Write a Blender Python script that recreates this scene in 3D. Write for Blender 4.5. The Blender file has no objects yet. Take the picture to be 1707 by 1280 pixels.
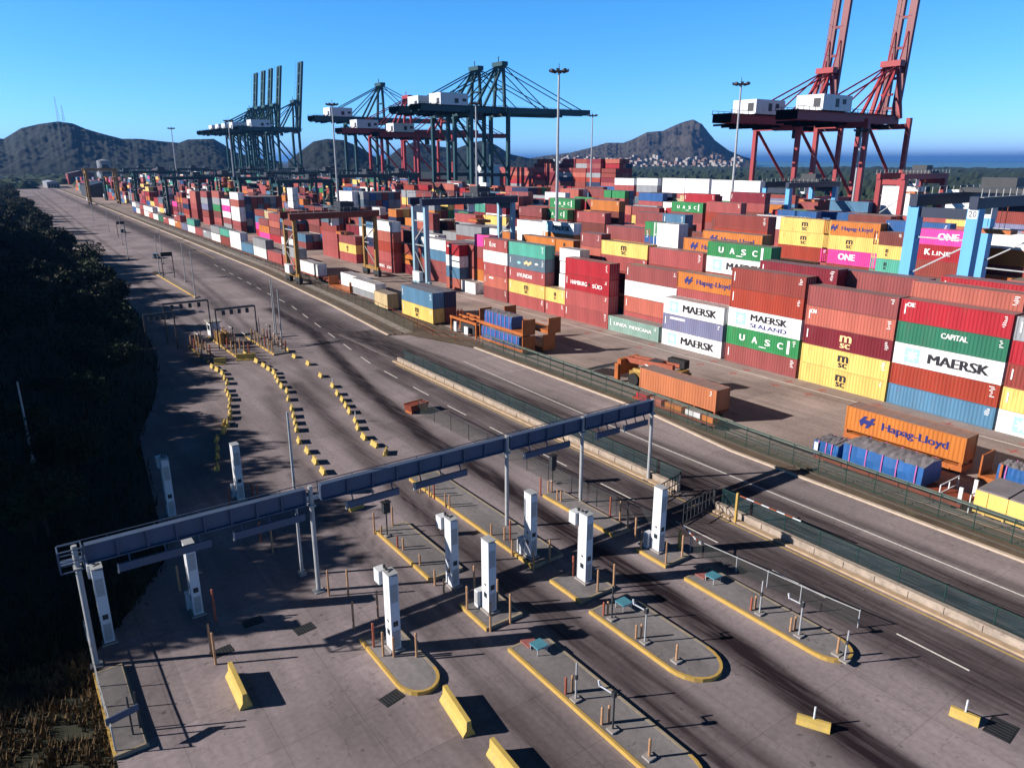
import bpy, bmesh, math, random
import numpy as np
from mathutils import Vector, Matrix, noise
D = bpy.data
SC = bpy.context.scene
COL = SC.collection
R = math.radians

# ------------------------------------------------------------------ camera
HCAM = 29.0
cam = D.cameras.new("camera")
cam.sensor_width = 36.0
cam.lens = 1229.0 / 1707.0 * 36.0
cam.clip_start = 0.5
cam.clip_end = 200000.0
cam_ob = D.objects.new("camera", cam)
cam_ob.location = (0, 0, HCAM)
cam_ob.rotation_euler = (R(90 - 16.84), 0, R(-35.43))
COL.objects.link(cam_ob)
SC.camera = cam_ob

# ------------------------------------------------------------------ sky, sun, exposure
SUN_EL = 25.0
SUN_DIR = Vector((-math.cos(R(27)) * math.cos(R(SUN_EL)), math.sin(R(27)) * math.cos(R(SUN_EL)), math.sin(R(SUN_EL))))
world = D.worlds.new("World")
SC.world = world
world.use_nodes = True
wn = world.node_tree
wn.nodes.clear()
sky = wn.nodes.new("ShaderNodeTexSky")
sky.sky_type = 'NISHITA'
sky.sun_disc = False
sky.sun_elevation = R(SUN_EL)
sky.sun_rotation = math.atan2(SUN_DIR.x, SUN_DIR.y)
sky.altitude = 0
sky.air_density = 0.6
sky.dust_density = 0.0
sky.ozone_density = 4.0
bg = wn.nodes.new("ShaderNodeBackground")
bg.inputs['Strength'].default_value = 0.066
wo = wn.nodes.new("ShaderNodeOutputWorld")
# deep, clear tropical blue: steeper fall-off from the bright horizon to the dark zenith
def _vm(op, a, val):
    n = wn.nodes.new("ShaderNodeMix"); n.data_type = 'RGBA'; n.blend_type = op; n.inputs[0].default_value = 1.0
    wn.links.new(a, n.inputs[6]); n.inputs[7].default_value = (*val, 1); return n.outputs[2]
_a = _vm('MULTIPLY', sky.outputs[0], (0.085, 0.085, 0.085))
_sep = wn.nodes.new("ShaderNodeSeparateColor"); wn.links.new(_a, _sep.inputs[0])
_cmb = wn.nodes.new("ShaderNodeCombineColor")
for _i, (_gm, _k) in enumerate(((1.4, 20.5), (0.92, 17.5), (1.0, 25.0))):
    _p = wn.nodes.new("ShaderNodeMath"); _p.operation = 'POWER'; _p.inputs[1].default_value = _gm; wn.links.new(_sep.outputs[_i], _p.inputs[0])
    _q = wn.nodes.new("ShaderNodeMath"); _q.operation = 'MULTIPLY'; _q.inputs[1].default_value = _k; wn.links.new(_p.outputs[0], _q.inputs[0])
    wn.links.new(_q.outputs[0], _cmb.inputs[_i])
_a = _cmb.outputs[0]
# added dimming of the sky above the view, to cut the fill light
_tc = wn.nodes.new("ShaderNodeTexCoord"); _sx = wn.nodes.new("ShaderNodeSeparateXYZ"); wn.links.new(_tc.outputs['Generated'], _sx.inputs[0])
_mr = wn.nodes.new("ShaderNodeMapRange"); _mr.interpolation_type = 'SMOOTHSTEP'
_mr.inputs[1].default_value = 0.2; _mr.inputs[2].default_value = 0.38; _mr.inputs[3].default_value = 1.0; _mr.inputs[4].default_value = 0.07
wn.links.new(_sx.outputs['Z'], _mr.inputs[0])
_f = wn.nodes.new("ShaderNodeMix"); _f.data_type = 'RGBA'; _f.blend_type = 'MULTIPLY'; _f.inputs[0].default_value = 1.0
wn.links.new(_a, _f.inputs[6]); wn.links.new(_mr.outputs[0], _f.inputs[7]); _a = _f.outputs[2]
wn.links.new(_a, bg.inputs[0])
wn.links.new(bg.outputs[0], wo.inputs[0])

sun = D.lights.new("sun", 'SUN')
sun.energy = 5.0
sun.angle = R(0.5)
sun.color = (1.0, 0.92, 0.82)
sun_ob = D.objects.new("sun", sun)
sun_ob.rotation_euler = SUN_DIR.to_track_quat('Z', 'Y').to_euler()
sun_ob.location = (-200, 100, 200)
COL.objects.link(sun_ob)

SC.view_settings.view_transform = 'Standard'
SC.view_settings.look = 'None'
SC.view_settings.exposure = 0.75
SC.view_settings.gamma = 1.0
SC.view_settings.use_curve_mapping = False
SC.cycles.max_bounces = 6
SC.cycles.diffuse_bounces = 1
SC.cycles.transparent_max_bounces = 16
SC.cycles.use_denoising = True

# ------------------------------------------------------------------ helpers
class MB:
    """collects boxes, bars and tubes for ONE mesh object"""
    def __init__(self):
        self.v = []; self.f = []
    def add(self, vs, fs):
        o = len(self.v)
        self.v += [tuple(p) for p in vs]
        self.f += [tuple(i + o for i in q) for q in fs]
        return self
    def box(self, x0, y0, z0, x1, y1, z1):
        vs = [(x0,y0,z0),(x1,y0,z0),(x1,y1,z0),(x0,y1,z0),(x0,y0,z1),(x1,y0,z1),(x1,y1,z1),(x0,y1,z1)]
        return self.add(vs, [(0,3,2,1),(4,5,6,7),(0,1,5,4),(1,2,6,5),(2,3,7,6),(3,0,4,7)])
    def bar(self, p, q, w, h=None):
        h = h or w
        p = Vector(p); q = Vector(q); d = (q - p).normalized()
        up = Vector((0,0,1)) if abs(d.z) < 0.95 else Vector((0,1,0))
        s = d.cross(up).normalized() * (w / 2); u = s.cross(d).normalized() * (h / 2)
        vs = [p-s-u, p+s-u, p+s+u, p-s+u, q-s-u, q+s-u, q+s+u, q-s+u]
        return self.add(vs, [(0,1,2,3),(7,6,5,4),(0,4,5,1),(1,5,6,2),(2,6,7,3),(3,7,4,0)])
    def tube(self, p, q, r0, r1=None, n=8):
        r1 = r0 if r1 is None else r1
        p = Vector(p); q = Vector(q); d = (q - p).normalized()
        up = Vector((0,0,1)) if abs(d.z) < 0.95 else Vector((0,1,0))
        s = d.cross(up).normalized(); u = s.cross(d).normalized()
        a = [2*math.pi*i/n for i in range(n)]
        vs = [p + s*math.cos(t)*r0 + u*math.sin(t)*r0 for t in a] + [q + s*math.cos(t)*r1 + u*math.sin(t)*r1 for t in a]
        fs = [(i, (i+1) % n, n+(i+1) % n, n+i) for i in range(n)]
        fs += [tuple(range(n-1, -1, -1)), tuple(range(n, 2*n))]
        return self.add(vs, fs)
    def prism(self, pts, z0, z1):
        n = len(pts)
        vs = [(x,y,z0) for x,y in pts] + [(x,y,z1) for x,y in pts]
        return self.add(vs, [(i,(i+1)%n,n+(i+1)%n,n+i) for i in range(n)] + [tuple(range(n-1,-1,-1)), tuple(range(n,2*n))])
    def profile(self, pts, y0, y1):
        """(x,z) outline extruded along y"""
        n = len(pts)
        vs = [(x,y0,z) for x,z in pts] + [(x,y1,z) for x,z in pts]
        return self.add(vs, [(i,(i+1)%n,n+(i+1)%n,n+i) for i in range(n)] + [tuple(range(n-1,-1,-1)), tuple(range(n,2*n))])
    def sheet(self, pts, z):
        return self.add([(x,y,z) for x,y in pts], [tuple(range(len(pts)))])
    def strip(self, left, right, z):
        n = len(left)
        return self.add([(x,y,z) for x,y in left] + [(x,y,z) for x,y in right], [(i, n+i, n+i+1, i+1) for i in range(n-1)])
    def mesh(self, name, smooth=False):
        m = D.meshes.new(name)
        m.from_pydata(self.v, [], self.f)
        b = bmesh.new(); b.from_mesh(m)
        bmesh.ops.delete(b, geom=[q for q in b.verts if not q.link_faces], context='VERTS')
        bmesh.ops.recalc_face_normals(b, faces=b.faces)
        b.to_mesh(m); b.free()
        if smooth:
            m.polygons.foreach_set('use_smooth', [True]*len(m.polygons))
        return m
    def build(self, name, mat, parent=None, loc=None, smooth=False):
        return obj(name, self.mesh(name, smooth), mat, parent, loc)

def obj(name, mesh, mat=None, parent=None, loc=None):
    o = D.objects.new(name, mesh)
    COL.objects.link(o)
    if mat is not None:
        if len(mesh.materials) == 0:
            mesh.materials.append(mat)
        elif mesh.materials[0] != mat:
            o.material_slots[0].link = 'OBJECT'
            o.material_slots[0].material = mat
    if parent is not None: o.parent = parent
    if loc is not None: o.location = loc
    return o

LABELS = {}
def tag(o, label, cat, group=None):
    o['label'] = label; o['category'] = cat
    if group: o['group'] = group
    LABELS.setdefault(label, []).append(o.name)
    return o
def thing(name, label, cat, loc=(0,0,0), rz=0.0, group=None):
    o = D.objects.new(name, None); COL.objects.link(o)
    o.empty_display_size = 0.5
    o.location = loc; o.rotation_euler = (0,0,rz)
    return tag(o, label, cat, group)
def kind(o, k):
    o['kind'] = k; return o
def dup(root, loc, label, rz=None, group=None):
    """copy of a thing with copies of its parts and sub-parts"""
    r = root.copy(); COL.objects.link(r); r.location = loc
    if rz is not None: r.rotation_euler = (0,0,rz)
    tag(r, label, root['category'], group or root.get('group'))
    for ch in root.children:
        c = ch.copy(); COL.objects.link(c); c.parent = r
        for g in ch.children:
            d = g.copy(); COL.objects.link(d); d.parent = c
    return r
def at(base, *p):
    return (p[0]-base[0], p[1]-base[1], p[2]-base[2])
ORD = ['zeroth','first','second','third','fourth','fifth','sixth','seventh','eighth','ninth','tenth','eleventh','twelfth','thirteenth','fourteenth','fifteenth','sixteenth','seventeenth','eighteenth','nineteenth','twentieth']
def nth(i):
    return ORD[i] if i <= 20 else '%d%s' % (i, {1:'st',2:'nd',3:'rd'}.get(i % 10, 'th') if i % 100 not in (11,12,13) else 'th')

# ------------------------------------------------------------------ materials
ALB = 0.70     # weathered paint and stone: the photograph is exposed for the shade, so everything but white is darker than it looks
def mat(name, col, rough=0.6, var=0.18, scale=1.5, metal=0.0, dirt=None, dirt_amt=0.3, bump=0.0, spec=0.35, obj_rand=0.0, streak=False, roof=None):
    if max(col) < 0.7 or name in ('white_panel', 'sky_blue_crane_paint'): col = tuple(ALB*q for q in col)
    if dirt is not None: dirt = tuple(ALB*q for q in dirt)
    m = D.materials.new(name); m.use_nodes = True
    nt = m.node_tree; N = nt.nodes; L = nt.links
    p = N['Principled BSDF']
    p.inputs['Roughness'].default_value = rough
    p.inputs['Metallic'].default_value = metal
    p.inputs['Specular IOR Level'].default_value = spec
    tc = N.new('ShaderNodeTexCoord')
    src = tc.outputs['Object']
    if streak:
        mp = N.new('ShaderNodeMapping'); mp.inputs['Scale'].default_value = (1.0, 1.0, 0.22)
        L.new(src, mp.inputs[0]); src = mp.outputs[0]
    nz = N.new('ShaderNodeTexNoise'); nz.inputs['Scale'].default_value = scale; nz.inputs['Detail'].default_value = 5
    L.new(src, nz.inputs['Vector'])
    hs = N.new('ShaderNodeHueSaturation'); hs.inputs['Color'].default_value = (*col, 1)
    mr = N.new('ShaderNodeMapRange'); mr.inputs[1].default_value = 0.25; mr.inputs[2].default_value = 0.75
    mr.inputs[3].default_value = 1 - var; mr.inputs[4].default_value = 1 + var
    L.new(nz.outputs[0], mr.inputs[0])
    last = mr.outputs[0]
    if obj_rand:
        oi = N.new('ShaderNodeObjectInfo')
        m2 = N.new('ShaderNodeMapRange'); m2.inputs[3].default_value = 1 - obj_rand; m2.inputs[4].default_value = 1 + obj_rand
        L.new(oi.outputs['Random'], m2.inputs[0])
        mu = N.new('ShaderNodeMath'); mu.operation = 'MULTIPLY'
        L.new(last, mu.inputs[0]); L.new(m2.outputs[0], mu.inputs[1]); last = mu.outputs[0]
    L.new(last, hs.inputs['Value'])
    c = hs.outputs[0]
    if dirt is not None:
        nd = N.new('ShaderNodeTexNoise'); nd.inputs['Scale'].default_value = scale*2.3; nd.inputs['Detail'].default_value = 8; nd.inputs['Roughness'].default_value = 0.65
        L.new(src, nd.inputs['Vector'])
        r2 = N.new('ShaderNodeMapRange'); r2.inputs[1].default_value = 0.52; r2.inputs[2].default_value = 0.75; r2.inputs[4].default_value = dirt_amt
        L.new(nd.outputs[0], r2.inputs[0])
        mx = N.new('ShaderNodeMix'); mx.data_type = 'RGBA'
        mx.inputs[7].default_value = (*dirt, 1)
        L.new(r2.outputs[0], mx.inputs[0]); L.new(c, mx.inputs[6]); c = mx.outputs[2]
    if roof is not None:
        gg = N.new('ShaderNodeNewGeometry'); sp = N.new('ShaderNodeSeparateXYZ'); L.new(gg.outputs['True Normal'], sp.inputs[0])
        n3 = N.new('ShaderNodeTexNoise'); n3.inputs['Scale'].default_value = 0.8; n3.inputs['Detail'].default_value = 6; L.new(tc.outputs['Object'], n3.inputs['Vector'])
        r3 = N.new('ShaderNodeMapRange'); r3.inputs[1].default_value = 0.3; r3.inputs[2].default_value = 0.7; r3.inputs[3].default_value = 0.62; r3.inputs[4].default_value = 0.95
        L.new(n3.outputs[0], r3.inputs[0])
        r4 = N.new('ShaderNodeMapRange'); r4.inputs[1].default_value = 0.9; r4.inputs[2].default_value = 0.97; ab = N.new('ShaderNodeMath'); ab.operation = 'ABSOLUTE'; L.new(sp.outputs['Z'], ab.inputs[0]); L.new(ab.outputs[0], r4.inputs[0])
        m3 = N.new('ShaderNodeMath'); m3.operation = 'MULTIPLY'; L.new(r3.outputs[0], m3.inputs[0]); L.new(r4.outputs[0], m3.inputs[1])
        mx3 = N.new('ShaderNodeMix'); mx3.data_type = 'RGBA'; mx3.inputs[7].default_value = (*roof, 1)
        L.new(m3.outputs[0], mx3.inputs[0]); L.new(c, mx3.inputs[6]); c = mx3.outputs[2]
    L.new(c, p.inputs['Base Color'])
    if bump:
        bm = N.new('ShaderNodeBump'); bm.inputs['Strength'].default_value = bump; bm.inputs['Distance'].default_value = 0.05
        L.new(nz.outputs[0], bm.inputs['Height']); L.new(bm.outputs[0], p.inputs['Normal'])
    return m

def paving(name, base, joint=(4.0, 4.5), wear=True, dark=(0.014,0.008,0.011), blotch=0.25, fine=60.0):
    """worn concrete or asphalt: large blotches, fine grain, slab joints, black tyre wear from the mesh's wear attribute"""
    base = tuple(ALB*q for q in base)
    m = D.materials.new(name); m.use_nodes = True
    nt = m.node_tree; N = nt.nodes; L = nt.links
    p = N['Principled BSDF']; p.inputs['Roughness'].default_value = 0.85; p.inputs['Specular IOR Level'].default_value = 0.2
    g = N.new('ShaderNodeNewGeometry')
    def nz(scale, det=4, sx=1.0, sy=1.0):
        mp = N.new('ShaderNodeMapping'); mp.inputs['Scale'].default_value = (sx, sy, 1)
        n = N.new('ShaderNodeTexNoise'); n.inputs['Scale'].default_value = scale; n.inputs['Detail'].default_value = det
        L.new(g.outputs['Position'], mp.inputs[0]); L.new(mp.outputs[0], n.inputs['Vector']); return n.outputs[0]
    def rng(x, a, b, c, d):
        r = N.new('ShaderNodeMapRange'); r.inputs[1].default_value = a; r.inputs[2].default_value = b; r.inputs[3].default_value = c; r.inputs[4].default_value = d
        L.new(x, r.inputs[0]); return r.outputs[0]
    def mul(a, b):
        x = N.new('ShaderNodeMath'); x.operation = 'MULTIPLY'; L.new(a, x.inputs[0]); L.new(b, x.inputs[1]); return x.outputs[0]
    v = mul(rng(nz(0.09, 6), 0.3, 0.7, 1-blotch, 1+blotch), rng(nz(0.6, 6, 1.6, 0.12), 0.3, 0.7, 0.84, 1.12))
    v = mul(v, rng(nz(fine*0.05, 8), 0.25, 0.75, 0.84, 1.12))
    # mended patches, oil drips, cracks
    pb = N.new('ShaderNodeTexBrick'); pb.offset = 0.37; pb.offset_frequency = 2; pb.inputs['Scale'].default_value = 1.0; pb.inputs['Mortar Size'].default_value = 0.0
    pb.inputs['Color1'].default_value = (1.08,1.08,1.08,1); pb.inputs['Color2'].default_value = (0.84,0.84,0.84,1); pb.inputs['Brick Width'].default_value = 8.4; pb.inputs['Row Height'].default_value = 9.2
    L.new(g.outputs['Position'], pb.inputs['Vector']); v = mul(v, pb.outputs['Color'])
    v = mul(v, rng(nz(1.7, 3), 0.66, 0.74, 1.0, 0.55))
    v = mul(v, rng(nz(0.35, 8, 1.0, 1.0), 0.60, 0.72, 1.0, 0.78))
    vo = N.new('ShaderNodeTexVoronoi'); vo.feature = 'DISTANCE_TO_EDGE'; vo.inputs['Scale'].default_value = 0.16
    wob = N.new('ShaderNodeVectorMath'); wob.operation = 'ADD'; nv = N.new('ShaderNodeTexNoise'); nv.inputs['Scale'].default_value = 0.5; nv.inputs['Detail'].default_value = 4
    L.new(g.outputs['Position'], nv.inputs['Vector']); sc_ = N.new('ShaderNodeVectorMath'); sc_.operation = 'SCALE'; sc_.inputs['Scale'].default_value = 4.0
    L.new(nv.outputs['Color'], sc_.inputs[0]); L.new(g.outputs['Position'], wob.inputs[0]); L.new(sc_.outputs[0], wob.inputs[1]); L.new(wob.outputs[0], vo.inputs['Vector'])
    v = mul(v, rng(vo.outputs['Distance'], 0.0, 0.006, 0.72, 1.0))
    if joint:
        br = N.new('ShaderNodeTexBrick'); br.offset = 0.0
        br.inputs['Scale'].default_value = 1.0
        br.inputs['Color1'].default_value = (1,1,1,1); br.inputs['Color2'].default_value = (0.93,0.93,0.93,1); br.inputs['Mortar'].default_value = (0.74,0.72,0.72,1)
        br.inputs['Mortar Size'].default_value = 0.025; br.inputs['Brick Width'].default_value = joint[0]; br.inputs['Row Height'].default_value = joint[1]
        L.new(g.outputs['Position'], br.inputs['Vector'])
        v2 = N.new('ShaderNodeMix'); v2.data_type = 'RGBA'; v2.blend_type = 'MULTIPLY'; v2.inputs[0].default_value = 1
        v2.inputs[6].default_value = (*base, 1); L.new(br.outputs['Color'], v2.inputs[7]); bc = v2.outputs[2]
    else:
        rgb = N.new('ShaderNodeRGB'); rgb.outputs[0].default_value = (*base, 1); bc = rgb.outputs[0]
    hs = N.new('ShaderNodeHueSaturation'); L.new(bc, hs.inputs['Color']); L.new(v, hs.inputs['Value'])
    c = hs.outputs[0]
    if wear:
        at_ = N.new('ShaderNodeAttribute'); at_.attribute_name = 'wear'
        w = mul(at_.outputs['Fac'], rng(nz(1.1, 7, 3.0, 0.22), 0.25, 0.62, 0.72, 1.15))
        cl = N.new('ShaderNodeClamp'); L.new(w, cl.inputs[0])
        mx = N.new('ShaderNodeMix'); mx.data_type = 'RGBA'; mx.inputs[7].default_value = (*dark, 1)
        L.new(cl.outputs[0], mx.inputs[0]); L.new(c, mx.inputs[6]); c = mx.outputs[2]
    L.new(c, p.inputs['Base Color'])
    bm = N.new('ShaderNodeBump'); bm.inputs['Strength'].default_value = 0.25; bm.inputs['Distance'].default_value = 0.02
    L.new(nz(9.0, 6), bm.inputs['Height']); L.new(bm.outputs[0], p.inputs['Normal'])
    return m

M = {}
RUST = (0.10, 0.045, 0.03)
M['concrete'] = mat('concrete', (0.40,0.37,0.36), 0.9, 0.15, 0.9, dirt=(0.2,0.17,0.15), dirt_amt=0.5)
M['old_wall'] = mat('old_wall', (0.46,0.38,0.32), 0.9, 0.25, 1.4, dirt=(0.14,0.11,0.09), dirt_amt=0.75)
M['island'] = paving('island_paving', (0.27,0.25,0.26), joint=None, wear=False)
M['kerb_yellow'] = mat('kerb_yellow', (0.62,0.40,0.10), 0.75, 0.15, 1.3, dirt=(0.35,0.30,0.24), dirt_amt=0.6)
M['jersey_yellow'] = mat('jersey_yellow', (0.66,0.47,0.12), 0.75, 0.12, 1.2, dirt=(0.30,0.26,0.2), dirt_amt=0.5)
M['bollard'] = mat('bollard_peach', (0.58,0.33,0.18), 0.6, 0.15, 2.0, dirt=(0.25,0.15,0.1), dirt_amt=0.5, obj_rand=0.12)
M['bollard_red'] = mat('bollard_red', (0.45,0.12,0.07), 0.6, 0.15, 2.0, obj_rand=0.12)
M['galv'] = mat('galvanised_steel', (0.50,0.52,0.55), 0.42, 0.12, 1.5, metal=0.0, spec=0.5, dirt=(0.3,0.27,0.24), dirt_amt=0.4)
M['steel_blue'] = mat('painted_blue_grey_steel', (0.085,0.125,0.22), 0.5, 0.12, 0.8, dirt=(0.12,0.12,0.14), dirt_amt=0.5, streak=True)
M['dark_steel'] = mat('dark_steel', (0.045,0.05,0.06), 0.5, 0.2, 2.0)
M['white_panel'] = mat('white_panel', (0.86,0.90,0.97), 0.4, 0.05, 0.8, dirt=(0.45,0.42,0.38), dirt_amt=0.5, streak=True)
M['black'] = mat('black_rubber', (0.02,0.02,0.022), 0.7, 0.2, 2.0)
M['white_paint'] = mat('road_paint', (0.72,0.70,0.66), 0.8, 0.2, 3.0, dirt=(0.2,0.19,0.18), dirt_amt=0.8)
M['yellow_paint'] = mat('yellow_road_paint', (0.6,0.42,0.15), 0.8, 0.2, 3.0, dirt=(0.2,0.19,0.18), dirt_amt=0.8)
M['letter_white'] = mat('letter_white', (0.75,0.75,0.75), 0.6, 0.05)
M['letter_black'] = mat('letter_black', (0.02,0.02,0.03), 0.6, 0.05)
M['letter_navy'] = mat('letter_navy', (0.02,0.03,0.22), 0.6, 0.05)
M['letter_gold'] = mat('letter_gold', (0.75,0.50,0.25), 0.6, 0.05)
M['letter_aqua'] = mat('letter_aqua', (0.30,0.68,0.75), 0.6, 0.05)
M['tan_crane'] = mat('ochre_crane_paint', (0.40,0.23,0.06), 0.55, 0.2, 0.5, dirt=RUST, dirt_amt=0.7)
M['blue_crane'] = mat('sky_blue_crane_paint', (0.17,0.54,0.98), 0.45, 0.1, 0.3, dirt=(0.12,0.2,0.28), dirt_amt=0.4, streak=True)
M['blue_crane_pale'] = mat('pale_blue_crane_paint', (0.34,0.55,0.69), 0.45, 0.1, 0.3, dirt=(0.2,0.25,0.3), dirt_amt=0.4, streak=True)
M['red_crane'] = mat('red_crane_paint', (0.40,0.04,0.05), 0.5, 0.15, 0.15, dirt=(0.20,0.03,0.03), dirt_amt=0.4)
M['red_boom'] = mat('shaded_red_boom_paint', (0.20,0.022,0.04), 0.5, 0.15, 0.15)  # boom shading put into the colour: darker copy of the crane red
M['teal_crane'] = mat('dark_teal_crane_paint', (0.015,0.07,0.085), 0.5, 0.2, 0.1)
M['green_crane'] = mat('dark_green_crane_paint', (0.012,0.07,0.07), 0.5, 0.2, 0.1)
M['navy_crane'] = mat('navy_crane_paint', (0.02,0.035,0.08), 0.5, 0.2, 0.1)
M['orange_steel'] = mat('orange_steel', (0.55,0.16,0.04), 0.55, 0.2, 0.8, dirt=RUST, dirt_amt=0.6)
M['rust_steel'] = mat('rusty_red_steel', (0.28,0.06,0.03), 0.65, 0.25, 0.8, dirt=RUST, dirt_amt=0.7)
M['tarp'] = mat('blue_tarpaulin', (0.03,0.14,0.42), 0.45, 0.2, 0.7, bump=0.5)
M['tarp_top'] = mat('dusty_tarpaulin', (0.27,0.25,0.27), 0.7, 0.2, 0.7, bump=0.4)
M['strap'] = mat('pink_strap', (0.55,0.15,0.45), 0.6, 0.1)
M['glass'] = mat('dark_glass', (0.03,0.045,0.06), 0.12, 0.1, spec=0.6)
M['timber'] = mat('timber', (0.36,0.25,0.15), 0.8, 0.2, 2.0)
M['teal_plate'] = mat('teal_plate', (0.10,0.32,0.42), 0.4, 0.15, 2.0)
M['red_plate'] = mat('dusty_red_plate', (0.40,0.14,0.13), 0.7, 0.2, 2.0)

for _k in [k for k in M if k.startswith('letter_')]:
    nt = M[_k].node_tree; N = nt.nodes; L = nt.links
    tc = N.new('ShaderNodeTexCoord'); nz_ = N.new('ShaderNodeTexNoise'); nz_.inputs['Scale'].default_value = 1.9; nz_.inputs['Detail'].default_value = 9; nz_.inputs['Roughness'].default_value = .75
    L.new(tc.outputs['Object'], nz_.inputs['Vector'])
    mr_ = N.new('ShaderNodeMapRange'); mr_.inputs[1].default_value = .58; mr_.inputs[2].default_value = .70; mr_.inputs[3].default_value = 0; mr_.inputs[4].default_value = .8
    L.new(nz_.outputs[0], mr_.inputs[0])
    tr_ = N.new('ShaderNodeBsdfTransparent'); mx_ = N.new('ShaderNodeMixShader')
    L.new(mr_.outputs[0], mx_.inputs[0]); L.new(N['Principled BSDF'].outputs[0], mx_.inputs[1]); L.new(tr_.outputs[0], mx_.inputs[2]); L.new(mx_.outputs[0], N['Material Output'].inputs[0])
CC = {'brick':(0.33,0.06,0.048),'dusty red':(0.34,0.085,0.085),'red':(0.47,0.02,0.035),'crimson':(0.24,0.018,0.035),'salmon':(0.55,0.15,0.11),
 'rust red':(0.42,0.055,0.03),'rose red':(0.46,0.10,0.10),'orange':(0.68,0.22,0.045),'yellow':(0.74,0.49,0.14),'white':(0.74,0.75,0.77),
 'lilac':(0.24,0.25,0.42),'steel blue':(0.10,0.25,0.42),'blue':(0.03,0.13,0.38),'navy':(0.02,0.035,0.11),'green':(0.04,0.30,0.10),
 'dark green':(0.03,0.20,0.12),'teal':(0.10,0.46,0.36),'pale teal':(0.30,0.47,0.42),'pink':(0.78,0.05,0.30),'grey':(0.36,0.38,0.42),
 'brown':(0.22,0.055,0.045),'slate':(0.13,0.20,0.27),'cream':(0.66,0.52,0.30),'dull orange':(0.64,0.22,0.10)}
for k, c in CC.items():
    M['c_'+k] = mat('container_'+k.replace(' ','_'), c, 0.5, 0.20, 0.55, dirt=tuple(0.5*a+0.5*b for a,b in zip(c,(0.17,0.10,0.075))), dirt_amt=0.75, obj_rand=0.10, streak=True, spec=0.3, roof=(0.20,0.165,0.165))
# ------------------------------------------------------------------ ground, roads, water
def seg_dist(px, py, poly):
    d = np.full(px.shape, 1e9)
    for (x0,y0),(x1,y1) in zip(poly[:-1], poly[1:]):
        dx, dy = x1-x0, y1-y0
        t = np.clip(((px-x0)*dx + (py-y0)*dy)/(dx*dx+dy*dy), 0, 1)
        d = np.minimum(d, np.hypot(px-x0-t*dx, py-y0-t*dy))
    return d
def grid_sheet(name, xs_of_y, ys, z, m, wears):
    """paving sheet as a grid; wears = [(polyline, half width, strength)] -> 'wear' attribute"""
    rows = [xs_of_y(y) for y in ys]
    nx = len(rows[0]); ny = len(ys)
    X = np.array(rows); Y = np.repeat(np.array(ys)[:,None], nx, 1)
    vs = [(float(x), float(y), z) for x, y in zip(X.ravel(), Y.ravel())]
    fs = [(j*nx+i, j*nx+i+1, (j+1)*nx+i+1, (j+1)*nx+i) for j in range(ny-1) for i in range(nx-1)]
    me = D.meshes.new(name); me.from_pydata(vs, [], fs)
    W = np.zeros(X.shape)
    for poly, hw, s in wears:
        d = seg_dist(X, Y, poly)
        W = 1 - (1-W)*(1 - s*np.exp(-(d/hw)**2))
    a = me.attributes.new('wear', 'FLOAT', 'POINT')
    a.data.foreach_set('value', W.ravel().astype(np.float32))
    o = kind(obj(name, me, m), 'structure')
    return o

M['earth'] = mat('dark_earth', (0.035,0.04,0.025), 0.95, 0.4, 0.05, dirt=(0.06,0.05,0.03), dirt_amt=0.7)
M['plaza'] = paving('plaza_concrete', (0.375,0.315,0.338), (4.2,4.6))
M['asphalt'] = paving('road_asphalt', (0.115,0.105,0.115), None, blotch=0.2)
M['apron'] = paving('apron_concrete', (0.43,0.36,0.37), (30.0,6.0), blotch=0.12)
M['yard'] = paving('yard_paving', (0.45,0.36,0.335), (9.0,9.0), blotch=0.32)
M['ballast'] = mat('brown_ballast', (0.14,0.10,0.07), 0.95, 0.35, 0.25, dirt=(0.24,0.20,0.12), dirt_amt=0.8, bump=0.4)
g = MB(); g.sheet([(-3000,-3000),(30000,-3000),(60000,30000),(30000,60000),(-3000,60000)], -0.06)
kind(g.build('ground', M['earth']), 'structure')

ys = list(np.arange(0, 150, 0.6)) + list(np.arange(150, 330, 1.5)) + list(np.arange(330, 1150, 12.0))
EDGE_Y = [0, 104, 114, 145, 208, 300, 456, 600, 950, 1200]
EDGE_X = [47.9, 47.9, 54.9, 57.6, 61.4, 63.6, 67.0, 70.0, 76.3, 81.0]
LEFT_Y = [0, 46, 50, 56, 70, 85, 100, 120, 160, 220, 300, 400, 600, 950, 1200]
LEFT_X = [1.2, 1.2, 4, 7.5, 9, 10.5, 15, 19, 23, 25.5, 24.5, 26, 29, 35, 39]  # edge moved right: dark earth beyond it stands in for shade on pavement
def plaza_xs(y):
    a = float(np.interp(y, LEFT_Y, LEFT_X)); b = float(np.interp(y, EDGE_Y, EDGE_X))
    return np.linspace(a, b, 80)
lane1 = [(32,8),(32.6,15),(33.9,23),(34.6,31),(34.9,42),(36,53),(36,67),(38.5,88),(42,108),(45,124),(46,150)]
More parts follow.
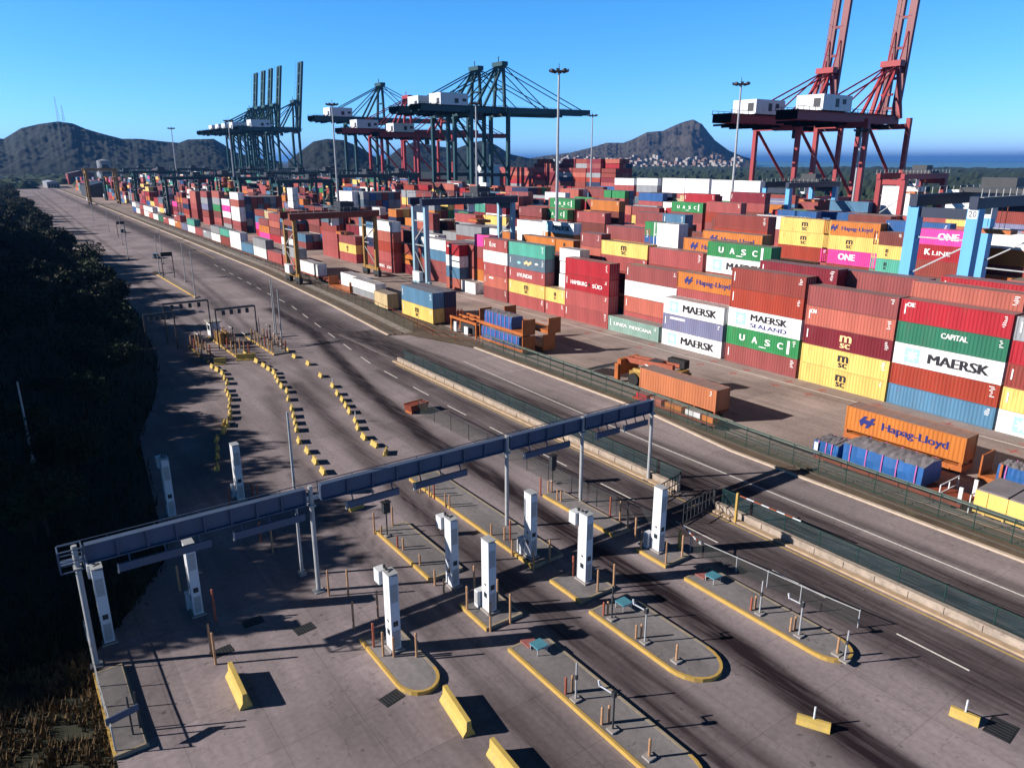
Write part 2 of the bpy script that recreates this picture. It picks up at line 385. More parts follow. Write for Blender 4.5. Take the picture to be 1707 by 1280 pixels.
wears = [(lane1, 1.3, 0.99), ([(x+0.9,y) for x,y in lane1], 0.35, 0.8),
  ([(24.5,5),(25.6,15),(26.6,25),(26.9,36),(27,50),(28,62),(30,80),(31.5,95)], 1.3, 0.68),
  ([(28.1,5),(28.0,18),(28.3,30)], 0.6, 0.45),
  ([(19.5,10),(19.8,30),(20.0,46),(21,60),(23.5,75),(28,95)], 1.1, 0.35),
  ([(12,22),(13,40),(17,60),(20,75),(23,95)], 1.6, 0.18),
  ([(35.5,60),(34,75),(33.5,92),(36,110)], 0.8, 0.35),
  ([(31.5,108),(34,130),(39,170),(43,230)], 0.9, 0.5), ([(35.5,122),(40,160),(45,215)], 0.7, 0.45),
  ([(27,125),(28.5,160),(31,230),(34,330),(40,520),(50,900)], 0.6, 0.45), ([(30,130),(32,165),(34.5,230),(37.5,330),(44,520),(55,900)], 0.6, 0.42),
  ([(23,110),(25.5,160),(28,230),(31,330)], 0.6, 0.3),
  ([(13,31),(17,26),(20,18)], 3.6, 0.30), ([(43.9,0),(44.2,60)], 3.6, 0.42), ([(42.6,0),(42.9,60),(43.6,95)], 0.4, 0.5), ([(45.9,0),(46.0,60),(46.4,95)], 0.4, 0.5), ([(25.9,0),(26.2,40),(27.6,62)], 0.35, 0.6), ([(27.7,0),(27.8,40),(29.2,62)], 0.35, 0.55), ([(33.2,8),(35.0,30),(35.6,60)], 0.3, 0.9), ([(19.0,18),(19.3,46),(20.6,66)], 0.35, 0.45), ([(21.0,18),(21.2,46),(22.6,66)], 0.35, 0.45), ([(44.2,0),(44.6,40),(45.4,90),(47.6,120),(51,180)], 2.3, 0.60), ([(51,180),(55,300),(62,600),(70,950)], 2.0, 0.5),
  ([(41.4,0),(41.8,40),(42.3,80)], 0.9, 0.4),
  ([(49.5,104),(50.5,125),(54.0,180),(58,300),(64.5,600)], 3.4, 0.72)]
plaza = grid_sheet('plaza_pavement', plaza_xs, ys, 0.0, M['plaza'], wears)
road_y = list(np.arange(0, 121, 1.0))
def road_xs(y):
    b = 60.0 if y < 45 else float(np.interp(y, [45,60,98,112,121],[60,62,62.2,58,56.0]))
    return np.linspace(48.0, b, 26)
grid_sheet('main_road', road_xs, road_y, 0.004, M['apron'], [([(49.5,0),(49.6,60),(49.5,121)], 1.5, 0.86),([(51.2,0),(51.2,50),(51.2,121)], 1.6, 0.84),
   ([(53.4,0),(53.4,60),(52.8,121)], 1.2, 0.78), ([(55.9,0),(55.6,70),(54,121)], 0.7, 0.6)])
yd = MB(); yd.sheet([(62.0,-20),(300,-20),(300,1300),(88,1300),(80,950),(66,450),(64,250),(62.5,130)], 0.004)
yard_m = yd.mesh('yard_pavement')
kind(obj('yard_pavement', yard_m, M['yard']), 'structure')
bs = MB()
ky = [114,145,208,300,456,600,950]; kx = [float(np.interp(y, EDGE_Y, EDGE_X)) for y in ky]
bs.strip([(x+0.35,y) for x,y in zip(kx,ky)], [(max(66.5,x+5),y) for x,y in zip(kx,ky)], 0.010)
bs.strip([(60.35,0),(60.35,45),(62.3,60),(62.5,98),(58.2,112),(55.3,114)], [(64.0,0),(64.0,45),(64.4,60),(65,98),(65.5,112),(66.5,114)], 0.010)
kind(bs.build('ballast_strip', M['ballast']), 'structure')
pg = MB()
pg.strip([(x+3.0,y) for x,y in zip(kx,ky)], [(x+4.6,y) for x,y in zip(kx,ky)], 0.016)
kind(pg.build('gravel_path', mat('grey_gravel',(0.34,0.30,0.27),.95,.3,.6,dirt=(.16,.12,.08),dirt_amt=.8)), 'structure')
# pale kerb lines beside the tracks
kb = MB()
def kerb_poly(mb, pts, w, h, z0=0.0):
    for (x0,y0),(x1,y1) in zip(pts[:-1], pts[1:]):
        mb.bar((x0,y0,z0+h/2),(x1,y1,z0+h/2), w, h)
kerb_poly(kb, [(60.15,0),(60.15,45),(62.1,60),(62.3,98)], 0.36, 0.16)
kerb_poly(kb, [(x,y) for x,y in zip(kx,ky)], 0.42, 0.18)
kind(kb.build('road_kerb', mat('pale_kerb',(0.66,0.53,0.43),.85,.15,1.0,dirt=(.35,.28,.22),dirt_amt=.6)), 'structure')
wl = MB()
wl.strip([(54.95,0),(54.95,52),(55.6,75),(56.4,92)], [(55.1,0),(55.1,52),(55.75,75),(56.5,92)], 0.009)
for k in range(24):
    y0 = 5.0 + k*9.4
    x = float(np.interp(y0, [0,30,75,100,150,230], [43.5,43.6,43.6,44.4,50.5,54.5]))
    x1 = float(np.interp(y0+4.4, [0,30,75,100,150,230], [43.5,43.6,43.6,44.4,50.5,54.5]))
    wl.add([(x,y0,0.006),(x+.14,y0,0.006),(x1+.14,y0+4.4,0.006),(x1,y0+4.4,0.006)], [(0,1,2,3)])
kind(wl.build('lane_marking', M['white_paint']), 'structure')
yl = MB()
yl.strip([(47.1,0),(47.1,96)], [(47.3,0),(47.3,96)], 0.008)
yl.strip([(58,240),(61,300),(64,456)], [(58.2,240),(61.2,300),(64.2,456)], 0.008)
kind(yl.build('yellow_edge_line', M['yellow_paint']), 'structure')
# red crosses and lines painted on the yard
rm = MB()
for y in (20,28,36,44.4,52,57,64,70,82.8,95.6,108,120):
    for dx in (0.0, -3.6):
        x = 87.2 + dx + (0.6 if dx else 0)
        rm.sheet([(x-.7,y-.12),(x+.7,y-.12),(x+.7,y+.12),(x-.7,y+.12)], 0.011); rm.sheet([(x-.12,y-.7),(x+.12,y-.7),(x+.12,y+.7),(x-.12,y+.7)], 0.015)
kind(rm.build('yard_marking', mat('red_road_paint',(0.5,0.12,0.10),0.8,0.25,3.0,dirt=(0.2,0.15,0.13),dirt_amt=0.9)), 'structure')
ww = MB(); ww.strip([(86.1,0),(86.1,200)], [(86.25,0),(86.25,200)], 0.011)
kind(ww.build('yard_line', M['white_paint']), 'structure')
wat = D.materials.new('sea_water'); wat.use_nodes = True
_p = wat.node_tree.nodes['Principled BSDF']; _p.inputs['Base Color'].default_value = (0.07,0.14,0.16,1); _p.inputs['Roughness'].default_value = 0.35
_n = wat.node_tree.nodes.new('ShaderNodeTexNoise'); _n.inputs['Scale'].default_value = 0.05; _b = wat.node_tree.nodes.new('ShaderNodeBump'); _b.inputs['Strength'].default_value = 0.4
wat.node_tree.links.new(_n.outputs[0], _b.inputs['Height']); wat.node_tree.links.new(_b.outputs[0], _p.inputs['Normal'])
sw = MB()
def polar(azd, d): return (d*math.sin(R(azd)), d*math.cos(R(azd)))
sw.strip([polar(a, 3600) for a in range(46, 100, 3)], [polar(a, 55000) for a in range(46, 100, 3)], 0.6)
kind(sw.build('sea', wat), 'structure')
hw = MB(); hw.sheet([(286,-200),(430,-200),(430,1400),(286,1400)], 0.02)
kind(hw.build('harbour_water', wat), 'structure')

# ------------------------------------------------------------------ hills far off
M['hill'] = mat('hill_forest', (0.005,0.013,0.014), 0.95, 0.35, 0.045, dirt=(0.018,0.018,0.014), dirt_amt=0.6)
M['hill_far'] = mat('dry_hill', (0.07,0.062,0.052), 0.95, 0.45, 0.015, dirt=(0.13,0.09,0.07), dirt_amt=0.6)
def az_of(u):
    return math.degrees(math.atan((u-853.5)*math.cos(R(16.84))/1229.0)) + 35.43
def hill_h(prof, dist, width, amp, u, s):
    """height of the hill along bearing u (measured from the picture) at depth s in -1..1, with ridges, gullies and a rough tree cover"""
    v = float(np.interp(u, [q[0] for q in prof], [q[1] for q in prof]))
    a = az_of(u); d = dist+s*width
    top = HCAM + (268-v)*(dist*math.cos(R(a-35.43)))/1229.0
    x, y = polar(a, d)
    hh = max(0.0, top+4) * max(0, 1-s*s)**0.9
    k = min(1, hh/25)
    q = noise.fractal(Vector((x*0.005, y*0.005, 3.1)), 0.9, 2.1, 6)
    rg = abs(noise.noise(Vector((x*0.0065, y*0.0065, 9))))
    hh = hh*(1+0.22*q*min(1,abs(s)*2.5+.10) - 0.34*(rg-.2)*min(1,abs(s)*2.5))
    hh += amp*k*(noise.noise(Vector((x*0.035, y*0.035, 7))) + 1.1*noise.noise(Vector((x*0.09, y*0.09, 17))))
    return x, y, hh-1.0
def hill(name, prof, dist, width, m, amp, nd=110, du=1.6):
    us = np.arange(prof[0][0], prof[-1][0]+1, du); n = len(us); vs = []
    for j in range(nd):
        s = -1 + 1.35*j/(nd-1)
        for u in us: vs.append(hill_h(prof, dist, width, amp, u, s))
    for u in us: vs.append(hill_h(prof, dist, width, amp, u, 1.0))
    for _ in range(3):
        for i, u in enumerate(us):                       # keep the skyline at the height measured
            best = max((vs[j*n+i][2]-HCAM)/(math.hypot(vs[j*n+i][0], vs[j*n+i][1])*math.cos(R(az_of(u)-35.43))) for j in range(nd))
            want = (268-float(np.interp(u, [q[0] for q in prof], [q[1] for q in prof])))/1229.0
            if best > -0.004:
                f = min(1.5, max(.6, (want*dist+HCAM)/(best*dist+HCAM)))
                for j in range(nd+1): x, y, z = vs[j*n+i]; vs[j*n+i] = (x, y, z*f)
    fs = [(j*n+i, j*n+i+1, (j+1)*n+i+1, (j+1)*n+i) for j in range(nd) for i in range(n-1)]
    me = D.meshes.new(name); me.from_pydata(vs, [], fs)
    me.polygons.foreach_set('use_smooth', [True]*len(fs))
    return kind(obj(name, me, m), 'structure')
FARHILL = [(860,268),(905,261),(950,256),(985,248),(1010,241),(1038,241),(1055,235),(1076,225),(1103,223),(1123,214),(1138,209),(1151,206),(1166,213),(1189,237),(1214,253),(1239,262),(1262,268)]
hill('hill', [(-160,254),(-60,240),(0,234),(13,235),(45,219),(75,213),(108,209),(131,212),(151,220),(176,227),(209,235),(239,235),(277,239),(302,241),(317,236),(360,235),(378,245),(392,255),(420,262),(470,270)], 2300, 700, M['hill'], 5.0)
hill('hill', [(480,268),(505,252),(525,239),(548,235),(575,237),(600,247),(625,262),(650,268)], 2000, 400, M['hill'], 5.0)
hill('hill', [(640,268),(665,250),(690,240),(730,246),(760,250),(790,240),(812,237),(830,246),(850,258),(880,264),(910,268)], 2600, 500, M['hill'], 5.0)
hill('hill', FARHILL, 4600, 1100, M['hill_far'], 9.0)

# mangrove belt beyond the harbour
rnd = random.Random(5)
mg = MB()
vs = []; fs = []
A = np.arange(40, 84, 0.16); Dm = [440,500,560,620,690,760,840,930,1030,1140,1260,1400,1550,1720,1900,2100,2350,2600,2900,3250,3590]
for d in Dm:
    for a in A:
        x, y = polar(a, d)
        h = 5.0 + 4.5*noise.noise(Vector((x*0.03,y*0.03,0))) + 3.5*noise.noise(Vector((x*0.11,y*0.11,2))) + 2.2*noise.noise(Vector((x*.31,y*.31,4)))
        if d == Dm[0] or d == Dm[-1] or a == A[0]: h = -0.5
        vs.append((x, y, max(h, -0.5)))
n = len(A)
fs = [(j*n+i, j*n+i+1, (j+1)*n+i+1, (j+1)*n+i) for j in range(len(Dm)-1) for i in range(n-1)]
me = D.meshes.new('mangrove_forest'); me.from_pydata(vs, [], fs)
M['mangrove'] = mat('mangrove_leaves', (0.022,0.048,0.018), 0.95, 0.6, 0.12, dirt=(0.008,0.015,0.008), dirt_amt=0.95)
o = kind(obj('mangrove_forest', me, M['mangrove']), 'stuff')
tag(o, 'dark green mangrove belt reading as one mass between the harbour and the sea', 'mangrove')
# woods past the end of the road
vs = []
xs2 = np.arange(-420, 560, 7.0); ys2 = np.arange(960, 1900, 9.0)
for yy in ys2:
    for xx in xs2:
        h = 4.5 + 5*noise.noise(Vector((xx*.02,yy*.02,5))) + 5.0*noise.noise(Vector((xx*.09,yy*.09,6)))
        if abs(xx-(80+(yy-950)*.04)) < 22 and yy < 1120: h = -1
        if xx > 250: h = -1
        vs.append((xx, yy, max(-.5, h) if ys2[0] < yy < ys2[-1] else -.5))
n = len(xs2)
me = D.meshes.new('far_woods'); me.from_pydata(vs, [], [(j*n+i, j*n+i+1, (j+1)*n+i+1, (j+1)*n+i) for j in range(len(ys2)-1) for i in range(n-1)])
tag(kind(obj('far_woods', me, M['mangrove']), 'stuff'), 'dark woods in the haze past the far end of the road', 'woods')
# town at the foot of the far hill
tw = MB(); tm = MB(); rnd = random.Random(11)
for k in range(330):
    u = rnd.uniform(915, 1238); fr = rnd.random()**1.8
    s = -1.0 + fr*.42
    x, y, z = hill_h(FARHILL, 4600, 1100, 0, u, s)
    if z > 42 + 14*noise.noise(Vector((u*.03,0,0))): continue
    w = rnd.uniform(4, 13); dd = rnd.uniform(5, 10); h = rnd.uniform(6, 13)
    (tw if rnd.random() < .66 else tm).box(x-w, y-dd, z-20, x+w, y+dd, z+h)
M['town_white'] = mat('town_render', (0.46,0.42,0.40), 0.9, 0.1, 0.02, obj_rand=0.1)
o = tag(kind(tw.build('town_houses', M['town_white']), 'stuff'), 'pale houses of a hillside town below the pointed hill', 'houses')
o = tag(kind(tm.build('brick_houses', mat('town_brick',(0.32,0.2,0.17),0.9,0.2,0.02)), 'stuff'), 'brownish houses scattered among the pale hillside town', 'houses')
ISL = 0.25
M['kerb_worn'] = mat('worn_kerb', (0.40,0.33,0.24), 0.85, 0.2, 1.5, dirt=(0.28,0.25,0.23), dirt_amt=0.7)
# ------------------------------------------------------------------ traffic islands
def island(x0, x1, y0, y1, round_near, label, round_far=False, right_kerb=True):
    """raised paving with a painted kerb, near end (small y) rounded where round_near"""
    t = thing('traffic_island', label, 'traffic island', ((x0+x1)/2, (y0+y1)/2, 0), 0, 'kerbed islands between the gate lanes')
    cx, cy = (x0+x1)/2, (y0+y1)/2; r = (x1-x0)/2
    pts = [(x1-cx, y1-cy), (x0-cx, y1-cy)]
    if round_near:
        for k in range(13):
            a = math.pi + math.pi*k/12
            pts.append((r*math.cos(a), y0+r*1.2-cy + r*1.2*math.sin(a)))
    else:
        pts += [(x0-cx, y0-cy), (x1-cx, y0-cy)]
    inner = []
    for (x, y) in pts:
        inner.append((x*(1-0.17/r), y*(1-0.17/((y1-y0)/2))))
    MB().prism(inner, 0.0, ISL-.015).build('paving', M['island'], t)
    n = len(pts)
    vs = [(x,y,0) for x,y in pts]+[(x,y,ISL) for x,y in pts]+[(x,y,ISL) for x,y in inner]+[(x,y,0.1) for x,y in inner]
    kb, kg = MB(), MB(); kb.v = list(vs); kg.v = list(vs)
    for i in range(n):
        j = (i+1) % n; mx = (pts[i][0]+pts[j][0])/2; my = pts[i][1]-pts[j][1]
        k_ = kg if (abs(pts[i][0]-pts[j][0]) < .02 and mx > 0) or i == 0 or (i == 2 and not round_near) else kb
        k_.f += [(i,j,n+j,n+i),(n+i,n+j,2*n+j,2*n+i),(2*n+i,2*n+j,3*n+j,3*n+i)]
    kb.build('kerb', M['kerb_yellow'], t)
    if kg.f: kg.build('worn_kerb', M['kerb_worn'], t)
    return t
island(15.2, 17.8, 31.3, 38.0, True, 'short traffic island with a rounded near end, leftmost of the near islands')
island(22.3, 25.0, 17.8, 31.8, True, 'long narrow island with yellow kerb running off the bottom edge of the picture')
island(22.3, 25.2, 34.2, 37.6, False, 'small square island under the white tower standing left of centre')
island(22.2, 25.0, 41.4, 50.4, False, 'straight island with yellow kerb and dark signal pole, under the long gantry')
island(29.0, 32.5, 22.6, 31.9, True, 'wide island with yellow rounded near end in the middle of the plaza')
island(29.2, 32.4, 33.0, 36.4, False, 'small square island with bright yellow kerb below the middle white tower')
island(29.3, 32.3, 38.6, 58.0, False, 'longest straight island with bright yellow kerb passing under the gantry')
island(37.3, 40.0, 19.0, 31.0, True, 'rounded island with a wire handrail, rightmost of the near islands')
island(37.4, 40.0, 32.9, 36.0, False, 'small square island under the rightmost white tower')
island(37.4, 39.4, 38.6, 47.8, False, 'straight island with yellow kerb right of the fourth gantry post')
island(1.1, 2.75, 36.2, 44.0, False, 'grey pavement slab with yellow kerb at the bottom left corner')
for x0, x1, y0, y1, lab in [(24.6,26.2,116,126,'far left island of the distant checkpoint, full of bollards'),(29.0,31.2,113,131,'middle island of the distant checkpoint beside the crash barrels'),
                            (34.2,36.6,112,128,'right island of the distant checkpoint beside the tall lamp masts'),(36.5,37.4,172,219,'long thin median with a bright yellow kerb beyond the distant checkpoint')]:
    island(x0, x1, y0, y1, False, lab)

# ------------------------------------------------------------------ the long overhead gantry
GY = 45.0
gt = thing('overhead_gantry', 'long blue grey steel gantry spanning every lane of the plaza on slim posts', 'gantry', (24, GY, 0))
def beam(x0, x1, z0, z1, nrib):
    b = MB()
    b.box(x0, -0.04, z0, x1, 0.04, z1)
    b.box(x0-.002, -0.24, z1-.002, x1+.002, 0.24, z1+0.08); b.box(x0-.002, -0.24, z0-0.08, x1+.002, 0.24, z0+.002)
    for k in range(nrib+1):
        x = x0 + (x1-x0)*k/nrib
        b.box(x-0.05, -0.2, z0+.002, x+0.05, -0.041, z1-.004); b.box(x-0.05, 0.041, z0+.002, x+0.05, 0.2, z1-.004)
    return b
b = beam(1.9-24, 14.9-24, 6.85, 7.9, 8); b.build('beam', M['steel_blue'], gt)
b = beam(16.0-24, 31.2-24, 6.9, 7.95, 8); b.build('beam', M['steel_blue'], gt)
b = beam(31.8-24, 39.2-24, 6.9, 7.95, 4); b.build('beam', M['steel_blue'], gt)
b = beam(39.7-24, 47.7-24, 6.9, 7.95, 4); b.build('beam', M['steel_blue'], gt)
cw = MB()
cw.box(0.6-24, 0.42, 6.72, 47.9-24, 1.15, 6.78)
for x in np.arange(0.6, 48, 2.6): cw.bar((x-24, 1.12, 6.78), (x-24, 1.12, 7.75), 0.05)
cw.bar((0.6-24, 1.12, 7.75), (47.9-24, 1.12, 7.75), 0.05); cw.bar((0.6-24, 1.12, 7.3), (47.9-24, 1.12, 7.3), 0.04)
cw.build('catwalk', M['steel_blue'], gt)
ck = MB()
for x in (0.55, 1.75):
    for y in (-.45, .45): ck.bar((x-24, y, 6.7), (x-24, y, 8.0), 0.08)
for z in (6.7, 7.35, 8.0):
    for y in (-.45, .45): ck.bar((0.55-24, y, z), (1.75-24, y, z), 0.06)
    for x in (0.55, 1.75): ck.bar((x-24, -.45, z), (x-24, .45, z), 0.07)
ck.build('end_cage', M['steel_blue'], gt)
for i, x in enumerate((1.4, 15.3, 31.5, 39.45, 47.9)):
    p = MB(); p.tube((x-24, 0, 0), (x-24, 0, 8.05), 0.16, n=12); p.box(x-24-.35, -.35, 0, x-24+.35, .35, .06); p.box(x-24-.22, -.3, 6.6, x-24+.22, .3, 6.72)
    p.build('post', M['galv'], gt)
for i, (x0, x1) in enumerate([(3.4,8.6),(10.0,14.6),(17.6,21.6),(22.9,27.4),(32.9,37.6),(40.6,43.3),(43.9,46.8)]):
    s = MB(); s.box(x0-24, -0.62, 5.95, x1-24, -0.46, 6.45)
    for k in range(3):
        x = x0 + (x1-x0)*(.12 + .38*k); s.bar((x-24, -0.54, 6.44), (x-24, -0.30, 6.9), 0.07)
    sg = s.build('lane_sign', M['steel_blue'], gt)
    MB().box(x0-24-.08, -0.64, 5.9, x0-24, -0.44, 6.5).build('sign_cap', M['galv'], sg)

# ------------------------------------------------------------------ white scanner towers
def make_tower(label, x, y, z, variant):
    t = thing('scanner_tower', label, 'tower', (x, y, z), 0, 'white scanner towers at the gate lanes')
    b = MB(); b.profile([(-.30,0),(.30,0),(.30,5.1),(-.30,5.25)], -.42, .42); b.build('column', M['white_panel'], t)
    sm = MB(); sm.box(-.31, -.02, .3, -.30, .0, 5.0); sm.box(-.31,-.38,1.6,-.30,.38,1.62); sm.box(-.31,-.38,3.3,-.30,.38,3.32); sm.build('seam', M['galv'], t)
    MB().box(-.45,-.6,0,.45,.6,.12).build('plinth', M['concrete'], t)
    MB().box(-.33,-.45,5.26,.33,.45,5.31).build('cap', M['galv'], t)
    MB().box(-.22,-.436,.25,.22,-.421,1.45).build('service_door', M['galv'], t); MB().box(-.16,-.436,1.75,.16,-.421,2.1).build('vent', M['dark_steel'], t); MB().box(-.22,-.436,3.4,.22,-.421,4.6).build('upper_panel', M['galv'], t)
    sc_ = MB(); sc_.box(-.314,-.2,1.1,-.301,.15,1.45); sc_.box(-.314,-.12,2.0,-.301,.08,2.1); sc_.build('screen', M['glass'], t)
    cd = MB(); cd.tube((.33,.3,.1),(.33,.3,5.0),.035,n=6); cd.build('conduit', M['dark_steel'], t)
    if variant == 'camera':
        fl = MB(); fl.box(-.20,.45,0,-.02,.62,5.0); fl.box(.02,.45,0,.2,.62,5.0); fl.build('rear_channel', M['galv'], t)
        cb = MB(); cb.box(-.45,.66,4.2,.15,1.35,5.1); c = cb.build('camera_box', M['white_panel'], t)
        l = MB(); l.tube((-.1,.3,5.2),(-.1,.3,5.4),.09); l.tube((.05,.9,5.1),(.05,.9,5.3),.09); l.bar((-.2,-.1,5.24),(.2,.2,5.3),.12); l.build('antenna', M['dark_steel'], t)
    else:
        cb = MB(); cb.box(-.5,.55,0,.1,1.05,1.25); c = cb.build('control_cabinet', M['white_panel'], t)
        MB().box(-.512,.62,.25,-.5,.98,1.15).build('cabinet_door', M['galv'], c)
    return t
make_tower('white tower with a camera box on the short left island, nearest the bottom edge', 16.6, 35.9, .25, 'camera')
make_tower('white tower with a camera box just below the middle of the long gantry', 23.4, 40.2, 0, 'camera')
make_tower('plain white tower with a base cabinet, left of centre between two tyre tracks', 23.6, 35.8, .25, 'base')
make_tower('slim white tower half in shadow, right of the third gantry post', 30.1, 39.9, .25, 'base')
make_tower('white tower with a camera box standing on the small island in the middle', 31.2, 34.9, .25, 'camera')
make_tower('bright white tower furthest right, beside the gap in the road wall', 38.6, 34.9, .25, 'base')
make_tower('blue shaded tower under the left part of the gantry, ringed by red bollards', 7.7, 47.2, 0, 'base')
make_tower('tower with a pale camera box under the left end of the gantry', 2.4, 47.3, 0, 'camera')
make_tower('white tower behind the gantry, beside the left row of yellow blocks', 15.1, 63.2, 0, 'base')
make_tower('tower with a pale camera box, alone in the dark tree shadow', 9.4, 63.4, 0, 'camera')

# ------------------------------------------------------------------ bollards
_bm = {}
def bollard(xy, h, label, m='bollard', r=.075, foot=False):
    key = (round(h,1), r, foot)
    if key not in _bm:
        b = MB(); b.tube((0,0,0),(0,0,h),r,r,10); b.tube((0,0,h),(0,0,h+.04),r,r*.4,10)
        _bm[key] = b.mesh('bollard', True)
        _bm[key].polygons.foreach_set('use_smooth', [False]*len(_bm[key].polygons))
    o = obj('bollard', _bm[key], M[m], None, (xy[0], xy[1], 0.0 if not foot else ISL-.01))
    if foot: MB().box(-.26,-.26,0,.26,.26,.12).build('foot', M['concrete'], o)
    return tag(o, label, 'bollard', 'peach steel bollards guarding the gate lanes')
BOL = [
 ('the short left island with the rounded end', [((15.62,36.70),1.9),((15.71,35.54),1.9),((17.31,34.30),1.9),((16.19,35.10),1.6)]),
 ('the bare lane left of the short island', [((16.71,43.11),2.1),((15.45,39.34),2.1),((17.31,39.66),2.0)]),
 ('the straight island with the dark signal pole', [((22.08,50.29),1.9),((22.32,49.50),1.0),((23.77,50.38),1.9),((22.42,46.85),1.2),((22.62,46.29),1.2),((22.58,43.53),1.1),((22.30,40.83),1.2)]),
 ('the two lanes below the tower at the gantry middle', [((22.32,39.61),1.2),((22.42,36.69),2.0),((24.21,38.60),2.0)]),
 ('the small island under the left of centre tower', [((22.55,34.09),2.1),((24.57,36.23),2.0),((24.07,34.03),2.2)]),
 ('the longest straight island', [((28.87,55.03),1.7),((29.11,53.78),1.4),((29.26,53.13),1.4),((29.22,51.09),1.3),((29.32,50.55),1.3),((29.47,44.29),1.2),((29.89,43.04),1.3),((30.26,42.78),1.9),((29.18,40.98),1.4),((30.88,38.53),1.9),((29.27,38.42),1.5)]),
 ('the straight island right of the fourth gantry post', [((37.48,48.23),1.7),((38.24,48.05),1.3),((38.50,47.87),1.3),((37.82,46.23),1.2),((37.90,45.82),1.2),((39.78,41.50),1.8),((39.93,40.45),1.8),((39.25,38.82),1.6),((38.69,37.37),1.9)]),
 ('the small island under the middle tower', [((30.93,35.85),1.8),((30.99,34.68),1.9),((30.99,33.26),1.9),((32.46,33.20),1.9)]),
 ('the small island under the rightmost tower', [((37.64,33.10),2.0),((39.40,33.11),2.0),((37.67,35.77),.9)]),
 ('the rounded island with the wire handrail', [((37.85,25.64),1.2),((38.21,25.58),1.2),((37.99,22.72),1.2),((38.34,22.65),1.2)]),
 ('the wide middle island with the rounded end', [((29.43,30.92),1.2),((29.72,30.83),1.2),((29.43,27.90),1.2),((29.74,27.76),1.2)]),
 ('the long island running off the bottom edge', [((22.62,26.57),1.3),((23.03,26.49),1.3),((22.68,23.62),1.3),((23.08,23.51),1.3)]),
 ('the left end of the plaza by the tree shadow', [((8.42,45.43),2.4),((7.30,42.05),2.2),((7.27,40.96),2.2),((14.19,54.45),1.7),((14.38,52.12),1.9),((15.64,43.97),2.0),((13.99,62.50),1.6),((16.05,62.62),1.4),((16.40,62.37),1.2),((15.08,64.22),1.3),((2.68,48.15),1.8),((7.31,50.62),2.0),((8.17,51.24),2.0)]),
]
for where, items in BOL:
    for i, (xy, h) in enumerate(sorted(items, key=lambda q: q[0][1])):
        red = where.startswith('the left end') and i > 8
        bollard(xy, h, 'peach bollard, %s from camera on %s' % (nth(i+1), where), 'bollard_red' if (red or i % 5 == 3) else 'bollard')
for xy, lab in [((29.67,24.89),'short peach bollard on a square foot at the rounded end of the middle island'),((38.13,19.66),'short peach bollard on a square foot near the tip of the handrail island'),
                ((22.92,20.52),'short peach bollard on a square foot at the bottom edge of the picture'),((38.12,36.25),'short bollard on a square foot behind the rightmost tower pad')]:
    o = bollard((xy[0]+.15, xy[1]), 1.15, lab, 'bollard', .075, True)
# distant checkpoint bollards
rb = random.Random(3)
k = 0
for (x0, x1, y0, y1, n, nm) in [(24.8,26.0,116.5,125.5,9,'left'),(29.2,31.0,113.5,128,13,'middle'),(34.4,36.4,112.5,124,14,'right')]:
    for i in range(n):
        y = y0 + (y1-y0)*i/(n-1); k += 1
        bollard((x0+.1 if i % 2 else x1-.1, y), 2.0, 'peach bollard, %s from camera on %s island of distant checkpoint' % (nth(i+1), nm), 'bollard' if i % 5 else 'bollard_red', .12)

# ------------------------------------------------------------------ card reader posts and their kin
def reader(xy, label, h=2.45, goose=False, m='galv'):
    t = thing('reader_post', label, 'reader post', (xy[0], xy[1], ISL), 0, 'card reader posts on the lane islands')
    MB().tube((0,0,0),(0,0,h),.055).build('pole', M[m], t)
    MB().box(-.25,-.25,0,.25,.25,.1).build('foot', M['concrete'], t)
    if goose:
        a = MB(); a.tube((0,0,h-.2),(-.35,.75,h+.02),.045); a.tube((-.35,.75,h),(-.38,.82,h+.32),.06); a.build('arm', M['white_panel'], t)
        MB().box(-.12,-.1,h-.35,.1,.12,h-.02).build('reader', M['dark_steel'], t)
    else:
        MB().box(-.07,-.07,h*.55,.07,.07,h*.55+.3).build('reader', M['dark_steel'], t)
    return t
reader((22.76,25.86), 'grey post beside two bollards, front of the island at the bottom edge')
reader((22.86,22.96), 'dark post with a bent arm at the bottom edge of the picture', goose=True, m='dark_steel')
reader((29.57,30.28), 'dark post beside two bollards at the head of the middle island', m='dark_steel')
reader((29.58,27.28), 'grey post with a bent arm halfway along the middle island', goose=True)
reader((37.97,25.04), 'grey post beside two bollards on the handrail island')
reader((38.00,22.10), 'grey post with a white bent arm on the handrail island', goose=True)
reader((38.08,19.05), 'thin bare pole at the rounded tip of the handrail island', h=2.1)
def plate_table(xy, label, red=True):
    t = thing('inspection_table', label, 'table', (xy[0], xy[1], ISL), 0, 'low tables with teal tops')
    MB().box(-.42,-.55,.42,.42,.3,.50).build('top', M['teal_plate'], t)
    l = MB()
    for x in (-.36,.36):
        for y in (-.48,.24): l.bar((x,y,0),(x,y,.42),.05)
    l.build('frame', M['galv'], t)
    if red: MB().box(-.42,.34,.02,.42,1.25,.10).build('base_slab', M['red_plate'], t)
    return t
plate_table((23.7,30.6), 'low table with a bright teal top on the long island at bottom centre')
plate_table((31.1,30.9), 'low table with a pale teal top at the head of the middle island', False)
plate_table((38.6,29.6), 'low table with a teal top and dusty red slab on the handrail island')
